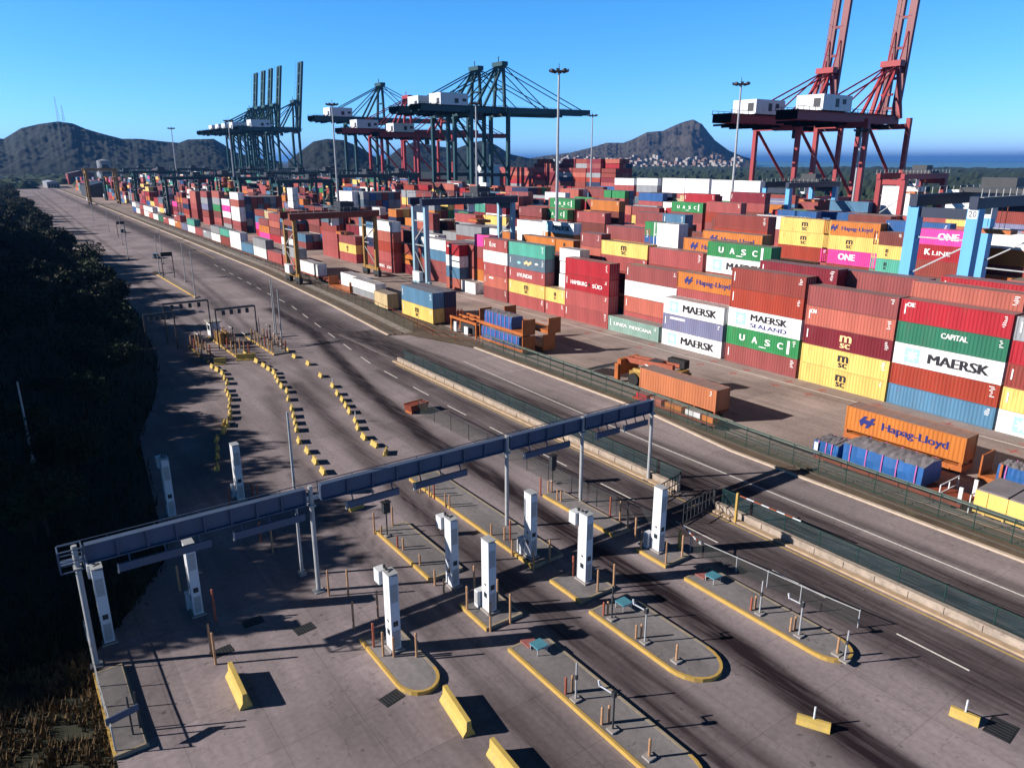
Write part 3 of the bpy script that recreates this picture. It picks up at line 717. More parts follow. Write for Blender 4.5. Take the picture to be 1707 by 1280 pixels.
# signal heads
def signal(xy, label, h, z, tall):
    t = thing('traffic_signal', label, 'traffic signal', (xy[0], xy[1], ISL), 0, 'dark signal boxes on poles')
    MB().tube((0,0,0),(0,0,h),.06).build('pole', M['dark_steel'], t)
    hd = MB(); hd.box(-.28,-.22,z,.28,.22,z+tall); s = hd.build('signal_box', M['dark_steel'], t)
    MB().box(-.36,-.3,z+tall-.02,.36,.24,z+tall+.05).build('visor', M['black'], s)
    MB().box(-.2,-.2,0,.2,.2,.1).build('foot', M['concrete'], t)
signal((22.58,48.95), 'dark signal box on a pole at the far end of the signal island', 3.2, 2.1, .9)
signal((39.93,49.57), 'black signal box on a double pole behind the fourth gantry post', 2.6, 1.2, 1.4)

# ------------------------------------------------------------------ yellow concrete barriers
_jm = {}
def jersey(xy0, xy1, h, label, w=.6, m='jersey_yellow', pole=False):
    L = math.dist(xy0, xy1); key = (round(L,1), round(h,1), w)
    if key not in _jm:
        b = MB(); L2 = round(L,1)/2
        b.profile([(-w/2,0),(w/2,0),(w/2,.1*h),(w*.22,.42*h),(w*.17,h),(-w*.17,h),(-w*.22,.42*h),(-w/2,.1*h)], -L2, L2)
        _jm[key] = b.mesh('barrier_block')
    o = obj('jersey_barrier', _jm[key], M[m], None, ((xy0[0]+xy1[0])/2, (xy0[1]+xy1[1])/2, 0))
    o.rotation_euler = (0,0,math.atan2(xy1[1]-xy0[1], xy1[0]-xy0[0]) - math.pi/2)
    tag(o, label, 'barrier', 'yellow concrete barriers on the plaza')
    if pole: MB().tube((0,0,h-.02),(0,0,h+.75),.05).build('marker_post', M['white_panel'], o)
    return o
jersey((7.75,39.4),(7.65,36.1),.95,'long yellow concrete barrier nearest the bottom left corner', .7)
jersey((17.0,30.4),(16.6,27.2),.95,'long yellow concrete barrier at the bottom, left of the long island', .7)
jersey((16.95,25.6),(16.8,22.4),.95,'yellow concrete barrier just showing its top at the bottom edge', .7)
jersey((31.6,17.9),(32.4,16.4),.5,'short yellow block with a white marker post beside the black tyre track', .5, pole=True)
jersey((39.0,13.4),(39.3,12.0),.5,'short yellow block with a marker post beside the drain grate', .5, pole=True)
JL = [(24.83,114.09),(24.54,110.17),(24.80,105.70),(24.05,100.47),(23.07,97.16),(22.39,92.97),(21.59,90.33),(21.01,87.96),(20.35,85.79),(19.26,84.04),(19.43,83.43),(18.49,81.47),(17.22,79.44),(16.62,76.88),(16.00,74.50),(15.22,71.47)]
JM = [(30.65,114.79),(30.77,109.44),(30.90,106.45),(30.87,101.77),(29.97,97.30),(29.53,94.54),(29.39,92.02),(28.39,88.70),(27.45,84.75),(26.71,82.04),(25.36,77.29),(24.34,73.72),(24.02,70.38),(23.67,67.31),(23.35,64.44)]
JR = [(36.84,113.17),(36.39,108.91),(36.59,103.63),(35.72,96.45),(35.19,90.85),(34.35,87.22),(33.86,84.51),(33.27,82.02),(32.71,79.64),(31.97,76.24),(31.20,73.85),(30.48,70.67),(30.48,65.39),(22.75,55.37)]
def dense(row):
    out = []
    for a, b in zip(row[:-1], row[1:]):
        out.append(a)
        if 4.2 < math.dist(a, b) < 9 and not (a[0] > 34.5 and a[1] > 88): out.append(((a[0]+b[0])/2, (a[1]+b[1])/2))
    return out + [row[-1]]
JL, JM, JR = dense(JL), dense(JM), dense(JR[:-1]) + JR[-1:]
for row, nm in ((JL,'left'),(JM,'middle'),(JR,'right')):
    for i, p in enumerate(row):
        q = row[min(i+1, len(row)-1)]; p0 = row[max(i-1,0)]
        dx, dy = q[0]-p0[0], q[1]-p0[1]; n = math.hypot(dx,dy) or 1
        if i == len(row)-1 and nm == 'right': dx, dy, n = 1, .2, 1.02
        h = (.52,.46,.58)[(i*7) % 3]
        jersey((p[0]-dx/n*.72, p[1]-dy/n*.72), (p[0]+dx/n*.72, p[1]+dy/n*.72), h, 'small yellow block, %s in the %s curving row from the checkpoint' % (nth(i+1), nm), .48, pole=(i in (4,9) and nm == 'right'))
for i, xy in enumerate([(28.6,112.2),(29.7,111.7),(25.2,111.6)]):
    jersey((xy[0],xy[1]),(xy[0]+1.5,xy[1]-.5),1.0,['cream block, left of the pair closing the distant checkpoint','cream block, right of the pair closing the distant checkpoint','cream block at the edge of the tree shadow by the checkpoint'][i],.8)
# crash barrels
for i in range(6):
    b = MB(); b.tube((0,0,0),(0,0,1.9),.42,.36,12); b.tube((0,0,1.9),(0,0,2.0),.36,.30,12)
    o = b.build('crash_barrel', M['tan_crane'], None, (29.4+.9*(i%2), 123.2+.95*(i//2), .16))
    tag(o, 'ochre crash barrel, %s of the cluster at the distant checkpoint' % nth(i+1), 'crash barrel', 'crash barrels at the distant checkpoint')
# drain grates
for i, (x, y, rz, lab) in enumerate([(40.0,11.2,.1,'dark iron drain grate at the bottom right corner'),(10.4,44.0,0,'dark drain cover left of the short island, the further one'),(12.9,41.3,0.1,'dark drain cover left of the short island, the nearer one'),
                                     (7.9,42.0,.1,'small dark drain cover beside the left yellow barrier'),(14.6,32.2,.2,'drain cover between the two long yellow barriers')]):
    t = thing('drain_grate', lab, 'drain grate', (x,y,0), rz, 'drain grates in the paving')
    b = MB()
    w, h = (.75,.55) if i == 0 else (.55,.35)
    for k in range(7):
        xx = -w + 2*w*k/6; b.box(xx-.04,-h,.002,xx+.04,h,.02)
    b.build('bars', M['dark_steel'], t)
    MB().box(-w-.1,-h-.1,.001,w+.1,h+.1,.006).build('pit', M['black'], t)

# ------------------------------------------------------------------ walls, fences, barrier arms
def mesh_material(name, col, cover):
    m = D.materials.new(name); m.use_nodes = True
    nt = m.node_tree; N = nt.nodes; L = nt.links
    p = N['Principled BSDF']; p.inputs['Base Color'].default_value = (*col,1); p.inputs['Roughness'].default_value = .6
    tc = N.new('ShaderNodeTexCoord'); nz = N.new('ShaderNodeTexNoise'); nz.inputs['Scale'].default_value = .6
    L.new(tc.outputs['Object'], nz.inputs['Vector'])
    mr = N.new('ShaderNodeMapRange'); mr.inputs[1].default_value=.3; mr.inputs[2].default_value=.7; mr.inputs[3].default_value=cover*.75; mr.inputs[4].default_value=cover*1.25
    L.new(nz.outputs[0], mr.inputs[0])
    tr = N.new('ShaderNodeBsdfTransparent'); mx = N.new('ShaderNodeMixShader')
    L.new(mr.outputs[0], mx.inputs[0]); L.new(tr.outputs[0], mx.inputs[1]); L.new(p.outputs[0], mx.inputs[2])
    L.new(mx.outputs[0], N['Material Output'].inputs[0])
    return m
M['mesh_green'] = mesh_material('green_chain_link', (0.025,0.09,0.11), .19)
M['mesh_grey'] = mesh_material('grey_chain_link', (0.05,0.06,0.06), .22)
M['mesh_dark'] = mesh_material('dark_chain_link', (0.03,0.06,0.055), .22)
M['fence_green'] = mat('dark_green_fence_paint', (0.02,0.07,0.06), .5, .15)
def fence(pts, h, step, label, mesh_m, post_m, z0=0.0, rails=(1.0,), r=.04, name='chain_link_fence'):
    x0, y0 = pts[0]
    t = thing(name, label, 'fence', (x0,y0,z0))
    pm = MB(); rl = MB(); P = []
    for (a,b),(c,d) in zip(pts[:-1], pts[1:]):
        L = math.hypot(c-a,d-b); n = max(1, int(round(L/step)))
        for k in range(n): P.append((a+(c-a)*k/n-x0, b+(d-b)*k/n-y0))
        pm.add([(a-x0,b-y0,.03),(c-x0,d-y0,.03),(c-x0,d-y0,h),(a-x0,b-y0,h)], [(0,1,2,3)])
        for f in rails: rl.bar((a-x0,b-y0,h*f),(c-x0,d-y0,h*f), r*1.3)
    P.append((pts[-1][0]-x0, pts[-1][1]-y0))
    rl.build('rail', post_m, t)
    if mesh_m: pm.build('mesh_panel', mesh_m, t)
    post = None
    for i, (x,y) in enumerate(P[:95]):
        if post is None:
            post = MB().tube((0,0,0),(0,0,h+.08),r).mesh('post')
        obj('post', post, post_m, t, (x,y,0))
    return t
wt = thing('road_wall', 'low weathered concrete wall along the middle of the road, broken by one gap', 'wall', (48.3,50,0))
def wallseg(y0, y1, nm):
    b = MB(); b.box(-.16,y0-50,0,.16,y1-50,.60); b.box(-.22,y0-50-.02,.60,.22,y1-50+.02,.68)
    for y in np.arange(y0+1.2, y1-.5, 2.4): b.box(-.215,y-50-.14,.0,-.158,y-50+.14,.602)
    return b.build('wall_section', M['old_wall'], wt)
wallseg(5, 37.2, 0); wallseg(41.6, 97.5, 1)
kb = MB(); kb.box(-.75,5-50,0,-.30,37-50,.16); kb.box(-.75,41.8-50,0,-.30,98-50,.16); kb.build('kerb', mat('tan_kerb',(0.55,0.40,0.27),.85,.2,1.2,dirt=(.3,.26,.22),dirt_amt=.6), wt)
fence([(48.75,6),(48.75,37.0)], 1.3, 3.0, 'green mesh fence on the road wall, near stretch right of the gap', M['mesh_green'], M['fence_green'], 0.55)
fence([(48.75,41.8),(48.75,96.5)], 1.3, 3.0, 'green mesh fence on the road wall, far stretch beyond the gap', M['mesh_green'], M['fence_green'], 0.55)
fence([(62.4,14),(62.4,45),(63.4,62),(63.9,98)], 2.1, 2.9, 'tall dark green mesh fence between the pale road and the train', M['mesh_dark'], M['fence_green'], 0, (1.0,.5,.06))
tb = MB()
for (x0,y0),(x1,y1) in zip([(62.75,14),(62.75,45),(63.75,62),(64.2,98)][:-1],[(62.75,14),(62.75,45),(63.75,62),(64.2,98)][1:]): tb.bar((x0,y0,1.95),(x1,y1,1.95),.42,.10)
tp_ = thing('cable_tray','pale grey green cable tray running along the top of the trackside fence','cable tray',(0,0,0))
tb.build('tray', mat('grey_green_paint',(0.30,0.34,0.30),.6,.2), tp_)
fence([(63.9,99),(60.2,108.0),(61.2,112.0),(63.9,140),(64.5,200)], 1.5, 4.0, 'thin rusty post fence along the brown track bed', None, M['rust_steel'], 0, (.98,.5))
fence([(x+4.9,y) for x,y in zip(kx,ky)][:5], 1.7, 4.6, 'grey mesh fence running far along the train tracks', M['mesh_grey'], M['fence_green'], 0, (1.0,))
fence([(39.35,74.6),(39.6,60),(40.1,43.6),(40.6,36.4)], 1.75, 3.4, 'thin dark mesh fence along the plaza edge from the red skip', M['mesh_grey'], M['dark_steel'], 0, (1.0,))
fence([(40.75,33.5),(41.2,29.5),(41.7,24.5),(42.2,20.6)], 1.25, 3.0, 'pale wire handrail fence beside the rounded right island', M['mesh_grey'], M['galv'], 0, (1.0,))
fence([(1.25,47.5),(1.25,44.5),(1.2,40.5),(1.25,36.6)], 1.7, 2.2, 'thin wire fence on slim posts at the left edge by the dry grass', M['mesh_grey'], M['galv'], 0, (1.0,.6))
def arm_gate(x, y, h, p, q, label):
    t = thing('barrier_gate', label, 'barrier gate', (x,y,0), 0, 'red and white barrier arms')
    MB().box(-.09,-.09,0,.09,.09,h).build('post', M['kerb_yellow'], t)
    p = Vector(p); q = Vector(q)
    a = MB(); b = MB()
    for k in range(8):
        s = p + (q-p)*(k/8); e = p + (q-p)*((k+1)/8)
        (a if k % 2 else b).bar(s, e, .08)
    ar = a.build('arm', M['white_panel'], t); b.build('red_stripes', M['bollard_red'], ar)
arm_gate(47.55,34.6,2.7,(.1,-.1,2.5),(.5,-5.6,2.35),'yellow post with a red striped arm on the road wall')
arm_gate(40.3,34.2,1.6,(.1,.1,2.2),(.2,-1.9,1.3),'short slanted red striped arm beside the rightmost tower')
# dark gate posts standing in the wall gap
gp = thing('gate_frame', 'dark steel gate frame swung open in the gap of the road wall', 'gate', (48.2,39.4,0))
b = MB(); b.tube((0,2.0,0),(0,2.0,2.0),.09); b.tube((0,-2.0,0),(0,-2.0,2.0),.09); b.build('gate_posts', M['dark_steel'], gp)
b = MB()
for z in (.2,1.1,1.9): b.bar((-.05,1.9,z),(-3.6,1.2,z),.07)
for k in range(9): b.bar((-.05-3.55*k/8,1.9-.7*k/8,.2),(-.05-3.55*k/8,1.9-.7*k/8,1.9),.05)
b.build('gate_leaf', M['dark_steel'], gp)
b = MB()
for z in (.2,1.1,1.9): b.bar((-.05,-1.9,z),(-4.6,-2.6,z),.07)
for k in range(9): b.bar((-.05-4.55*k/8,-1.9-.7*k/8,.2),(-.05-4.55*k/8,-1.9-.7*k/8,1.9),.05)
b.build('gate_leaf', M['dark_steel'], gp)
# red skip
t = thing('red_skip', 'small rusty red skip at the far end of the plaza fence', 'skip', (39.6,75.6,0), .15)
b = MB(); b.profile([(-1.2,.25),(1.2,.25),(1.35,1.0),(-1.35,1.0)], -.7,.7); b.build('tub', M['rust_steel'], t)
b = MB(); b.box(-1.4,-.75,1.0,1.4,-.65,1.08); b.box(-1.4,.65,1.0,1.4,.75,1.08); b.box(-1.2,-.6,0,-1.0,.6,.26); b.box(1.0,-.6,0,1.2,.6,.26); b.build('rim', M['orange_steel'], t)
# blue lane sign at the bottom left
t = thing('lane_sign', 'blue panel sign on two dark posts at the bottom left corner', 'sign', (1.9,37.2,0), .2)
MB().box(-.85,-.05,1.55,.75,.03,1.95).build('panel', M['steel_blue'], t)
b = MB(); b.tube((.30,.06,0),(.30,.06,2.6),.05); b.tube((.75,.3,0),(.75,.3,2.5),.05); b.build('posts', M['dark_steel'], t)

# ------------------------------------------------------------------ lamp posts on the plaza and along the road
def lamp_post(x, y, h, label, heads=1, m='galv', z=0):
    t = thing('lamp_post', label, 'lamp post', (x,y,z), 0, 'slim lamp posts along the road')
    MB().tube((0,0,0),(0,0,h),.13,.08).build('pole', M[m], t)
    b = MB()
    if heads: b.tube((0,0,h-.05),(.9,0,h+.15),.035); b.box(.75,-.12,h+.08,1.35,.12,h+.2)
    if heads > 1: b.tube((0,0,h-.05),(-.9,0,h+.15),.035); b.box(-1.35,-.12,h+.08,-.75,.12,h+.2)
    if heads: b.build('lamp_head', M['dark_steel'], t)
    MB().box(-.25,-.25,0,.25,.25,.3).build('base', M['concrete'], t)
lamp_post(15.1,47.7,12.6,'slim grey mast with a dusty foot, rising left of the second gantry post',0)
lamp_post(37.6,118.1,9.2,'slim mast at the near end of the group beside the distant checkpoint',0)
lamp_post(38.2,122.5,9.4,'slim mast in the middle of the group beside the distant checkpoint',0)
lamp_post(39.2,126.5,10.2,'slim mast at the far end of the group beside the distant checkpoint',0)
lamp_post(.6,83.9,8.4,'lone pale pole in the dark shadow at the left edge',0)
for i, (x, y, h) in enumerate([(36.4,171,10.4),(40.1,197,10.4),(37.0,212,10.5),(42.5,236,10.0),(36.2,255,10.0),(41.5,300,10.0),(45.4,360,10),(48,430,10),(51,520,10),(56,640,10)]):
    lamp_post(x, y, h, 'slim lamp post on the road beyond the checkpoint, %s from the camera' % nth(i+1), 1)
def portal(x0, x1, y, h, label, sign=False):
    t = thing('checkpoint_portal', label, 'portal', ((x0+x1)/2,y,0), 0, 'dark portal frames of the distant checkpoint')
    w = (x1-x0)/2
    for s in (-1,1): MB().tube((s*w,0,0),(s*w,0,h),.11).build('post', M['dark_steel'], t)
    b = MB(); b.bar((-w,0,h),(w,0,h),.2,.25); b.bar((-w,.8,h),(w,.8,h),.12); b.build('beam', M['dark_steel'], t)
    if sign: MB().box(-w,-.2,h-.9,w,-.12,h+.1).build('sign_panel', M['black'], t)
    else:
        for k in range(4): MB().box(-w*.7+k*w*.4,-.2,h-.95,-w*.7+k*w*.4+.5,.0,h-.2).build('signal_box', M['dark_steel'], t)
portal(18.6,23.0,125,6.0,'leftmost dark portal frame of the distant checkpoint, half in tree shadow')
portal(22.4,29.4,129.5,6.6,'middle dark portal frame of the distant checkpoint')
portal(28.4,34.6,121,6.4,'rightmost dark portal frame of the distant checkpoint')
portal(36.8,39.4,206,6.5,'small dark sign frame over the road beyond the checkpoint', True)
portal(44.5,47.2,330,6.0,'tiny sign frame far along the road', True)
for i, (x, y) in enumerate([(25.0,118.5),(25.8,121),(29.6,117),(30.6,120.5),(29.4,128),(34.8,115),(36.0,118.5),(35.0,122),(36.3,125.5),(31.0,114.6)]):
    reader((x, y), 'dark post at the distant checkpoint, %s from the left' % nth(i+1), h=3.2, goose=i % 3 == 0, m='dark_steel')
# ticket booths between the far islands
for i, (x, y, lab) in enumerate([(30.2,131.2,'white ticket booth with a dark window at the distant checkpoint')]):
    t = thing('ticket_booth', lab, 'booth', (x,y,.16))
    MB().box(-.8,-1.1,0,.8,1.1,2.4).build('cabin', M['white_panel'], t)
    MB().box(-1.1,-1.4,2.4,1.1,1.4,2.6).build('roof', M['concrete'], t)
    MB().box(-.81,-.8,1.0,.81,.8,1.9).build('window', M['glass'], t)
# ------------------------------------------------------------------ shipping containers
def wall_pts(L, pitch):
    ys_ = []; n = max(2, int((L-.36)/pitch)); y = -L/2+.18; p = (L-.36)/n
    for k in range(n):
        for f, o in ((0,.0),(.26,.0),(.5,.042),(.76,.042)):
            ys_.append((y+p*(k+f), o))
    ys_.append((L/2-.18, 0)); return ys_
_cm = {}
def cont_mesh(L, h):
    key = (round(L,2), round(h,2))
    if key in _cm: return _cm[key]
    b = MB()
    for s in (-1,1):
        w = wall_pts(L, .42); n = len(w)
        vs = [(s*(1.205-o), y, .15) for y,o in w] + [(s*(1.205-o), y, h-.09) for y,o in w]
        b.add(vs, [(i,i+1,n+i+1,n+i) for i in range(n-1)])
    for s in (-1,1):
        xs = [(-1.1+2.2*k/8) for k in range(9)]; n = 9
        vs = [(x, s*(L/2-.03-.035*(k%2)), .15) for k,x in enumerate(xs)] + [(x, s*(L/2-.03-.035*(k%2)), h-.09) for k,x in enumerate(xs)]
        b.add(vs, [(i,i+1,n+i+1,n+i) for i in range(n-1)])
    n2 = int(L/1.1); vs = []
    for k in range(n2*2+1):
        y = -L/2+.1+(L-.2)*k/(n2*2); z = h-.035+(.018 if k % 2 else 0)
        vs += [(-1.16,y,z),(1.16,y,z)]
    b.add(vs, [(2*k,2*k+1,2*k+3,2*k+2) for k in range(n2*2)])
    body = b.mesh('container_body')
    f = MB()
    for sx in (-1,1):
        for sy in (-1,1):
            x0, x1 = sorted((sx*1.22, sx*1.08)); y0, y1 = sorted((sy*L/2, sy*(L/2-.16)))
            f.box(x0,y0,.10,x1,y1,h-.10)
            x0, x1 = sorted((sx*1.223, sx*1.05)); y0, y1 = sorted((sy*(L/2+.003), sy*(L/2-.2)))
            f.box(x0,y0,0,x1,y1,.12); f.box(x0,y0,h-.12,x1,y1,h)
        x0, x1 = sorted((sx*1.217, sx*1.12)); f.box(x0,-L/2+.19,.02,x1,L/2-.19,.16); f.box(x0,-L/2+.19,h-.1,x1,L/2-.19,h-.012)
    for sy in (-1,1):
        y0, y1 = sorted((sy*(L/2-.003), sy*(L/2-.12))); f.box(-1.05,y0,.02,1.05,y1,.15); f.box(-1.05,y0,h-.13,1.05,y1,h-.014)
    frame = f.mesh('container_frame')
    d = MB(); d.box(-1.06,-L/2-.03,.17,-.012,-L/2+.02,h-.14)
    d2 = MB(); d2.box(.012,-L/2-.03,.17,1.06,-L/2+.02,h-.14)
    r1 = MB(); r2 = MB()
    for x in (-.8,-.3): r1.tube((x,-L/2-.06,.12),(x,-L/2-.06,h-.12),.025,n=6)
    for x in (.3,.8): r2.tube((x,-L/2-.06,.12),(x,-L/2-.06,h-.12),.025,n=6)
    _cm[key] = (body, frame, (d.mesh('door'), r1.mesh('lock_rods')), (d2.mesh('door'), r2.mesh('lock_rods')))
    return _cm[key]
_tx = {}
def text_pts(s):
    if s not in _tx:
        cu = D.curves.new('lettering', 'FONT'); cu.body = s; cu.align_x = 'CENTER'; cu.align_y = 'CENTER'; cu.offset = .0; cu.resolution_u = 3
        ob = D.objects.new('lettering', cu); COL.objects.link(ob)
        bpy.context.view_layer.update()
        me = D.meshes.new_from_object(ob.evaluated_get(bpy.context.evaluated_depsgraph_get()))
        vs = np.array([v.co[:2] for v in me.vertices]); fs = [tuple(p.vertices) for p in me.polygons]
        mn, mx = vs.min(0), vs.max(0)
        vs = (vs - (mn+mx)/2) / (mx-mn)
        D.objects.remove(ob); D.curves.remove(cu); D.meshes.remove(me)
        _tx[s] = (vs, fs)
    return _tx[s]
def poly_pts(pts):
    return (np.array(pts, float), [tuple(range(len(pts)))])
STAR = []
for _k in range(14):
    _a = math.pi/2 + _k*math.pi/7; _r = .44 if _k % 2 == 0 else .17
    STAR.append((_r*math.cos(_a), _r*math.sin(_a)))
HLA = [(-.5,0),(-.2,.5),(.0,.5),(-.12,.2),(.16,.2),(.3,.5),(.5,.5),(.36,.12),(.5,.12),(.42,-.1),(.28,-.1),(.12,-.5),(-.1,-.5),(.03,-.18),(-.22,-.18),(-.36,-.5)]
# items: (shape, centre to the right, centre height fraction, width, height, colour)
LET = {
 'maersk':  [('#sq',-3.9,.5,1.75,1.75,'letter_aqua',0),('#star',-3.9,.5,1.75,1.75,'letter_white',1),('MAERSK',1.35,.5,6.6,1.15,'letter_black',0)],
 'sealand': [('#sq',-3.9,.5,1.75,1.75,'letter_aqua',0),('#star',-3.9,.5,1.75,1.75,'letter_white',1),('MAERSK',.9,.66,6.0,.95,'letter_black',0),('SEALAND',.9,.25,6.0,.62,'letter_navy',0)],
 'star':    [('#sq',-3.6,.5,1.8,1.8,'letter_aqua',0),('#star',-3.6,.5,1.8,1.8,'letter_white',1)],
 'uasc':    [('U',-3.3,.5,.85,.9,'letter_white',0),('A',-1.1,.5,.85,.9,'letter_white',0),('S',1.1,.5,.8,.9,'letter_white',0),('C',3.2,.5,.8,.9,'letter_white',0),('#sq',4.5,.5,.4,1.9,'letter_white',0),('#sq',.3,.2,1.2,.14,'letter_white',0)],
 'msc':     [('m',0,.60,1.35,.85,'letter_black',0),('sc',0,.27,1.15,.62,'letter_black',0)],
 'mscgold': [('m',0,.62,1.5,.85,'letter_gold',0),('sc',0,.27,1.3,.62,'letter_gold',0)],
 'capital': [('CAPITAL',.5,.66,2.9,.62,'letter_white',0)],
 'hapag':   [('#hl',-3.7,.52,1.7,1.25,'letter_navy',0),('Hapag-Lloyd',1.25,.48,6.6,1.05,'letter_navy',0)],
 'one':     [('ONE',-.2,.55,3.6,1.25,'letter_white',0)],
 'kline':   [('K',-3.5,.55,1.0,1.1,'letter_white',0),('LINE',-1.0,.5,3.2,.75,'letter_white',0)],
 'hamburg': [('HAMBURG',-2.1,.5,4.6,.75,'letter_white',0),('S\u00dcD',3.0,.5,2.6,.85,'letter_white',0),('#star',.75,.5,.8,1.0,'letter_black',0)],
 'hyundai': [('HYUNDAI',-.6,.5,5.0,.8,'letter_white',0)],
 'linea':   [('LINEA',-3.0,.55,3.2,.55,'letter_white',0),('MEXICANA',1.9,.55,5.2,.55,'letter_white',0)],
 'oe':      [('OE',-4.9,.78,.9,.5,'letter_white',0)],
 'cn':      [('CN',-5.0,.74,.8,.5,'letter_white',0)],
 'bar':     [('#sq',-3.0,.78,3.2,.35,'letter_white',0)],
 'msc20':   [('m',0,.60,1.0,.7,'letter_black',0),('sc',0,.3,.9,.5,'letter_black',0)],
 'disk':    [('#star',-1.6,.5,1.7,1.7,'letter_white',0)],
 'murals':  [('#star',-2.5,.45,2.2,.9,'letter_aqua',0),('#hl',.5,.5,2.8,.9,'letter_gold',0),('#star',3.4,.55,1.8,.8,'letter_white',0)],
 None: [],
}
def lettering(parent, items, L, h, k=1.0, marks=False, rnd=None):
    by = {}
    for shp, cy, cz, w, hh, mk, lay in items:
        pts, fs = text_pts(shp) if shp[0] != '#' else poly_pts({'#sq':[(-.5,-.5),(.5,-.5),(.5,.5),(-.5,.5)],'#star':STAR,'#hl':HLA}[shp])
        b = by.setdefault(mk, MB())
        wt_ = 1.75 if len(shp) < 3 or shp in ('MAERSK','ONE') else .9
        for q, sh_ in enumerate((0, -.013*wt_, .013*wt_, -.027*wt_, .027*wt_) if shp[0] != '#' else (0,)):      # heavy strokes: the glyphs widened in thin layers
            b.add([(-1.232-.006*lay-.0008*q, -(cy+p[0]*w+sh_*(hh+.6))*k, h*cz+p[1]*hh) for p in pts], fs)
    if marks:
        b = by.setdefault('letter_white', MB())
        for q in range(rnd.randint(3,6)):
            z = h*.85-q*.22; y = -(L/2-.75)-rnd.uniform(-.1,.1); w = rnd.uniform(.2,.55)
            b.add([(-1.232,y-w/2,z),(-1.232,y+w/2,z),(-1.232,y+w/2,z+.09),(-1.232,y-w/2,z+.09)], [(0,1,2,3)])
        if rnd.random() < .6:
            b.add([(-1.232,L/2-.65,h*.35),(-1.232,L/2-.5,h*.35),(-1.232,L/2-.5,h*.8),(-1.232,L/2-.65,h*.8)], [(0,1,2,3)])
    for mk, b in by.items():
        b.build('lettering', M[mk], parent)
RC = random.Random(77)
def container(x, y, z, L, h, colour, label, let=None, doors=False, frame=True, marks=True, group='shipping containers in the yard'):
    body, fr, dl, dr = cont_mesh(L, h)
    m = M['c_'+colour]
    o = obj('shipping_container', body, m, None, (x, y, z))
    tag(o, label, 'container', group)
    if frame: obj('frame', fr, m, o)
    if doors:
        for d, rods in (dl, dr):
            dd = obj('door', d, m, o); obj('lock_rods', rods, M['galv'], dd)
    if let or marks:
        kk = 1.0 if L > 10 else .5
        lettering(o, LET[let], L, h, kk, marks and let not in ('one',), RC)
    return o
NOTE = {'maersk': ' with dark letters', 'sealand': ' with dark letters', 'star': ' with star square', 'uasc': ' with spaced letters', 'msc': ' with stacked logo', 'msc20': ' with stacked logo', 'mscgold': ' with gold logo', 'capital': ' with small letters', 'hapag': ' with arrow logo', 'one': ' with bold letters', 'kline': ' with white letters', 'hamburg': ' with white letters', 'hyundai': ' with white letters', 'linea': ' with faded letters', 'murals': ' with painted mural', 'oe': '', 'cn': '', 'bar': '', 'disk': '', None: ''}
# ---- front row: (front face x, far end y, length, name of stack, tiers from the ground up)
FX = 89.2
FRONT = [
 (31.9,12.2,'the stack cut by the right edge',[(2.6,'white','star'),(2.6,'yellow',None),(2.6,'brick',None),(2.6,'red','bar'),(2.6,'grey',None)]),
 (44.4,12.2,'the blue-based front stack',[(2.6,'steel blue',None),(2.6,'rust red',None),(2.6,'white','maersk'),(2.6,'dark green','capital'),(2.7,'red','oe')]),
 (56.9,12.2,'the yellow-footed front stack',[(2.6,'yellow','msc'),(2.6,'yellow','msc'),(2.6,'crimson','mscgold'),(2.6,'salmon','cn'),(2.7,'dusty red',None)]),
 (69.6,12.2,'the front stack with bright green box',[(2.7,'dusty red',None),(2.7,'green','uasc'),(2.8,'white','sealand'),(2.9,'rust red',None),(2.9,'brick',None)]),
 (82.6,12.2,'the front stack with lilac middle',[(2.6,'white','maersk'),(2.6,'lilac','bar'),(2.6,'white','maersk')]),
 (95.6,12.2,'the front of the yard, alone on the ground',[(2.6,'pale teal','linea')]),
 (108.0,12.2,'the all-red front stack',[(2.9,'rose red',None),(2.9,'rose red',None),(2.9,'red','hamburg'),(2.9,'red',None)]),
 (114.0,6.06,'the short stack beside the all-red one',[(2.6,'rose red',None),(2.6,'yellow','msc20')]),
 (126.5,12.2,'the teal-topped front stack',[(2.6,'rose red',None),(2.6,'yellow','msc'),(2.6,'rose red','hyundai'),(2.6,'slate','murals'),(2.6,'teal',None)]),
 (136.2,9.1,'the stack left of the teal-topped one',[(2.6,'dusty red',None),(2.6,'salmon','bar'),(2.6,'rose red',None),(2.6,'white',None),(2.6,'rose red','kline')]),
 (145.7,6.06,'the front of the yard right of the first blue gantry crane',[(2.6,'white',None)]),
 (152.4,6.06,'the short stack beside the blue gantry',[(2.6,'salmon','disk'),(2.6,'steel blue','disk'),(2.6,'white',None),(2.6,'red','bar')]),
 (192.0,12.2,'the white-topped stack by the ochre gantry',[(2.7,'rose red','hamburg'),(2.7,'rose red',None),(2.7,'rust red',None),(2.7,'salmon',None),(2.6,'white',None)]),
 (216.5,12.2,'the stack inside the ochre gantry',[(2.6,'rose red',None),(2.6,'yellow','msc'),(2.6,'dusty red',None)]),
 (230.0,12.2,'the slate-topped stack behind the ochre gantry',[(2.6,'rose red',None),(2.6,'rose red',None),(2.6,'rose red',None),(2.6,'brick',None),(2.6,'slate',None)]),
]
SUPPORT = []
FILL = []      # (x, y, z, L, h, colour) of everything else, sorted out by what the photograph shows
CLAIM = []
for ye, L, nm, tiers in FRONT:
    z = 0.0
    for i, (h, c, l) in enumerate(tiers):
        if len(tiers) == 1: lab = '%s container%s at %s' % (c, NOTE[l], nm)
        else: lab = '%s container%s, %s up in %s' % (c, NOTE[l], nth(i+1), nm)
        container(FX+1.22, ye-L/2, z, L, h, c, lab, l, doors=ye < 140, marks=ye < 140)
        z += h + .012
    CLAIM.append((FX, ye-L, ye))
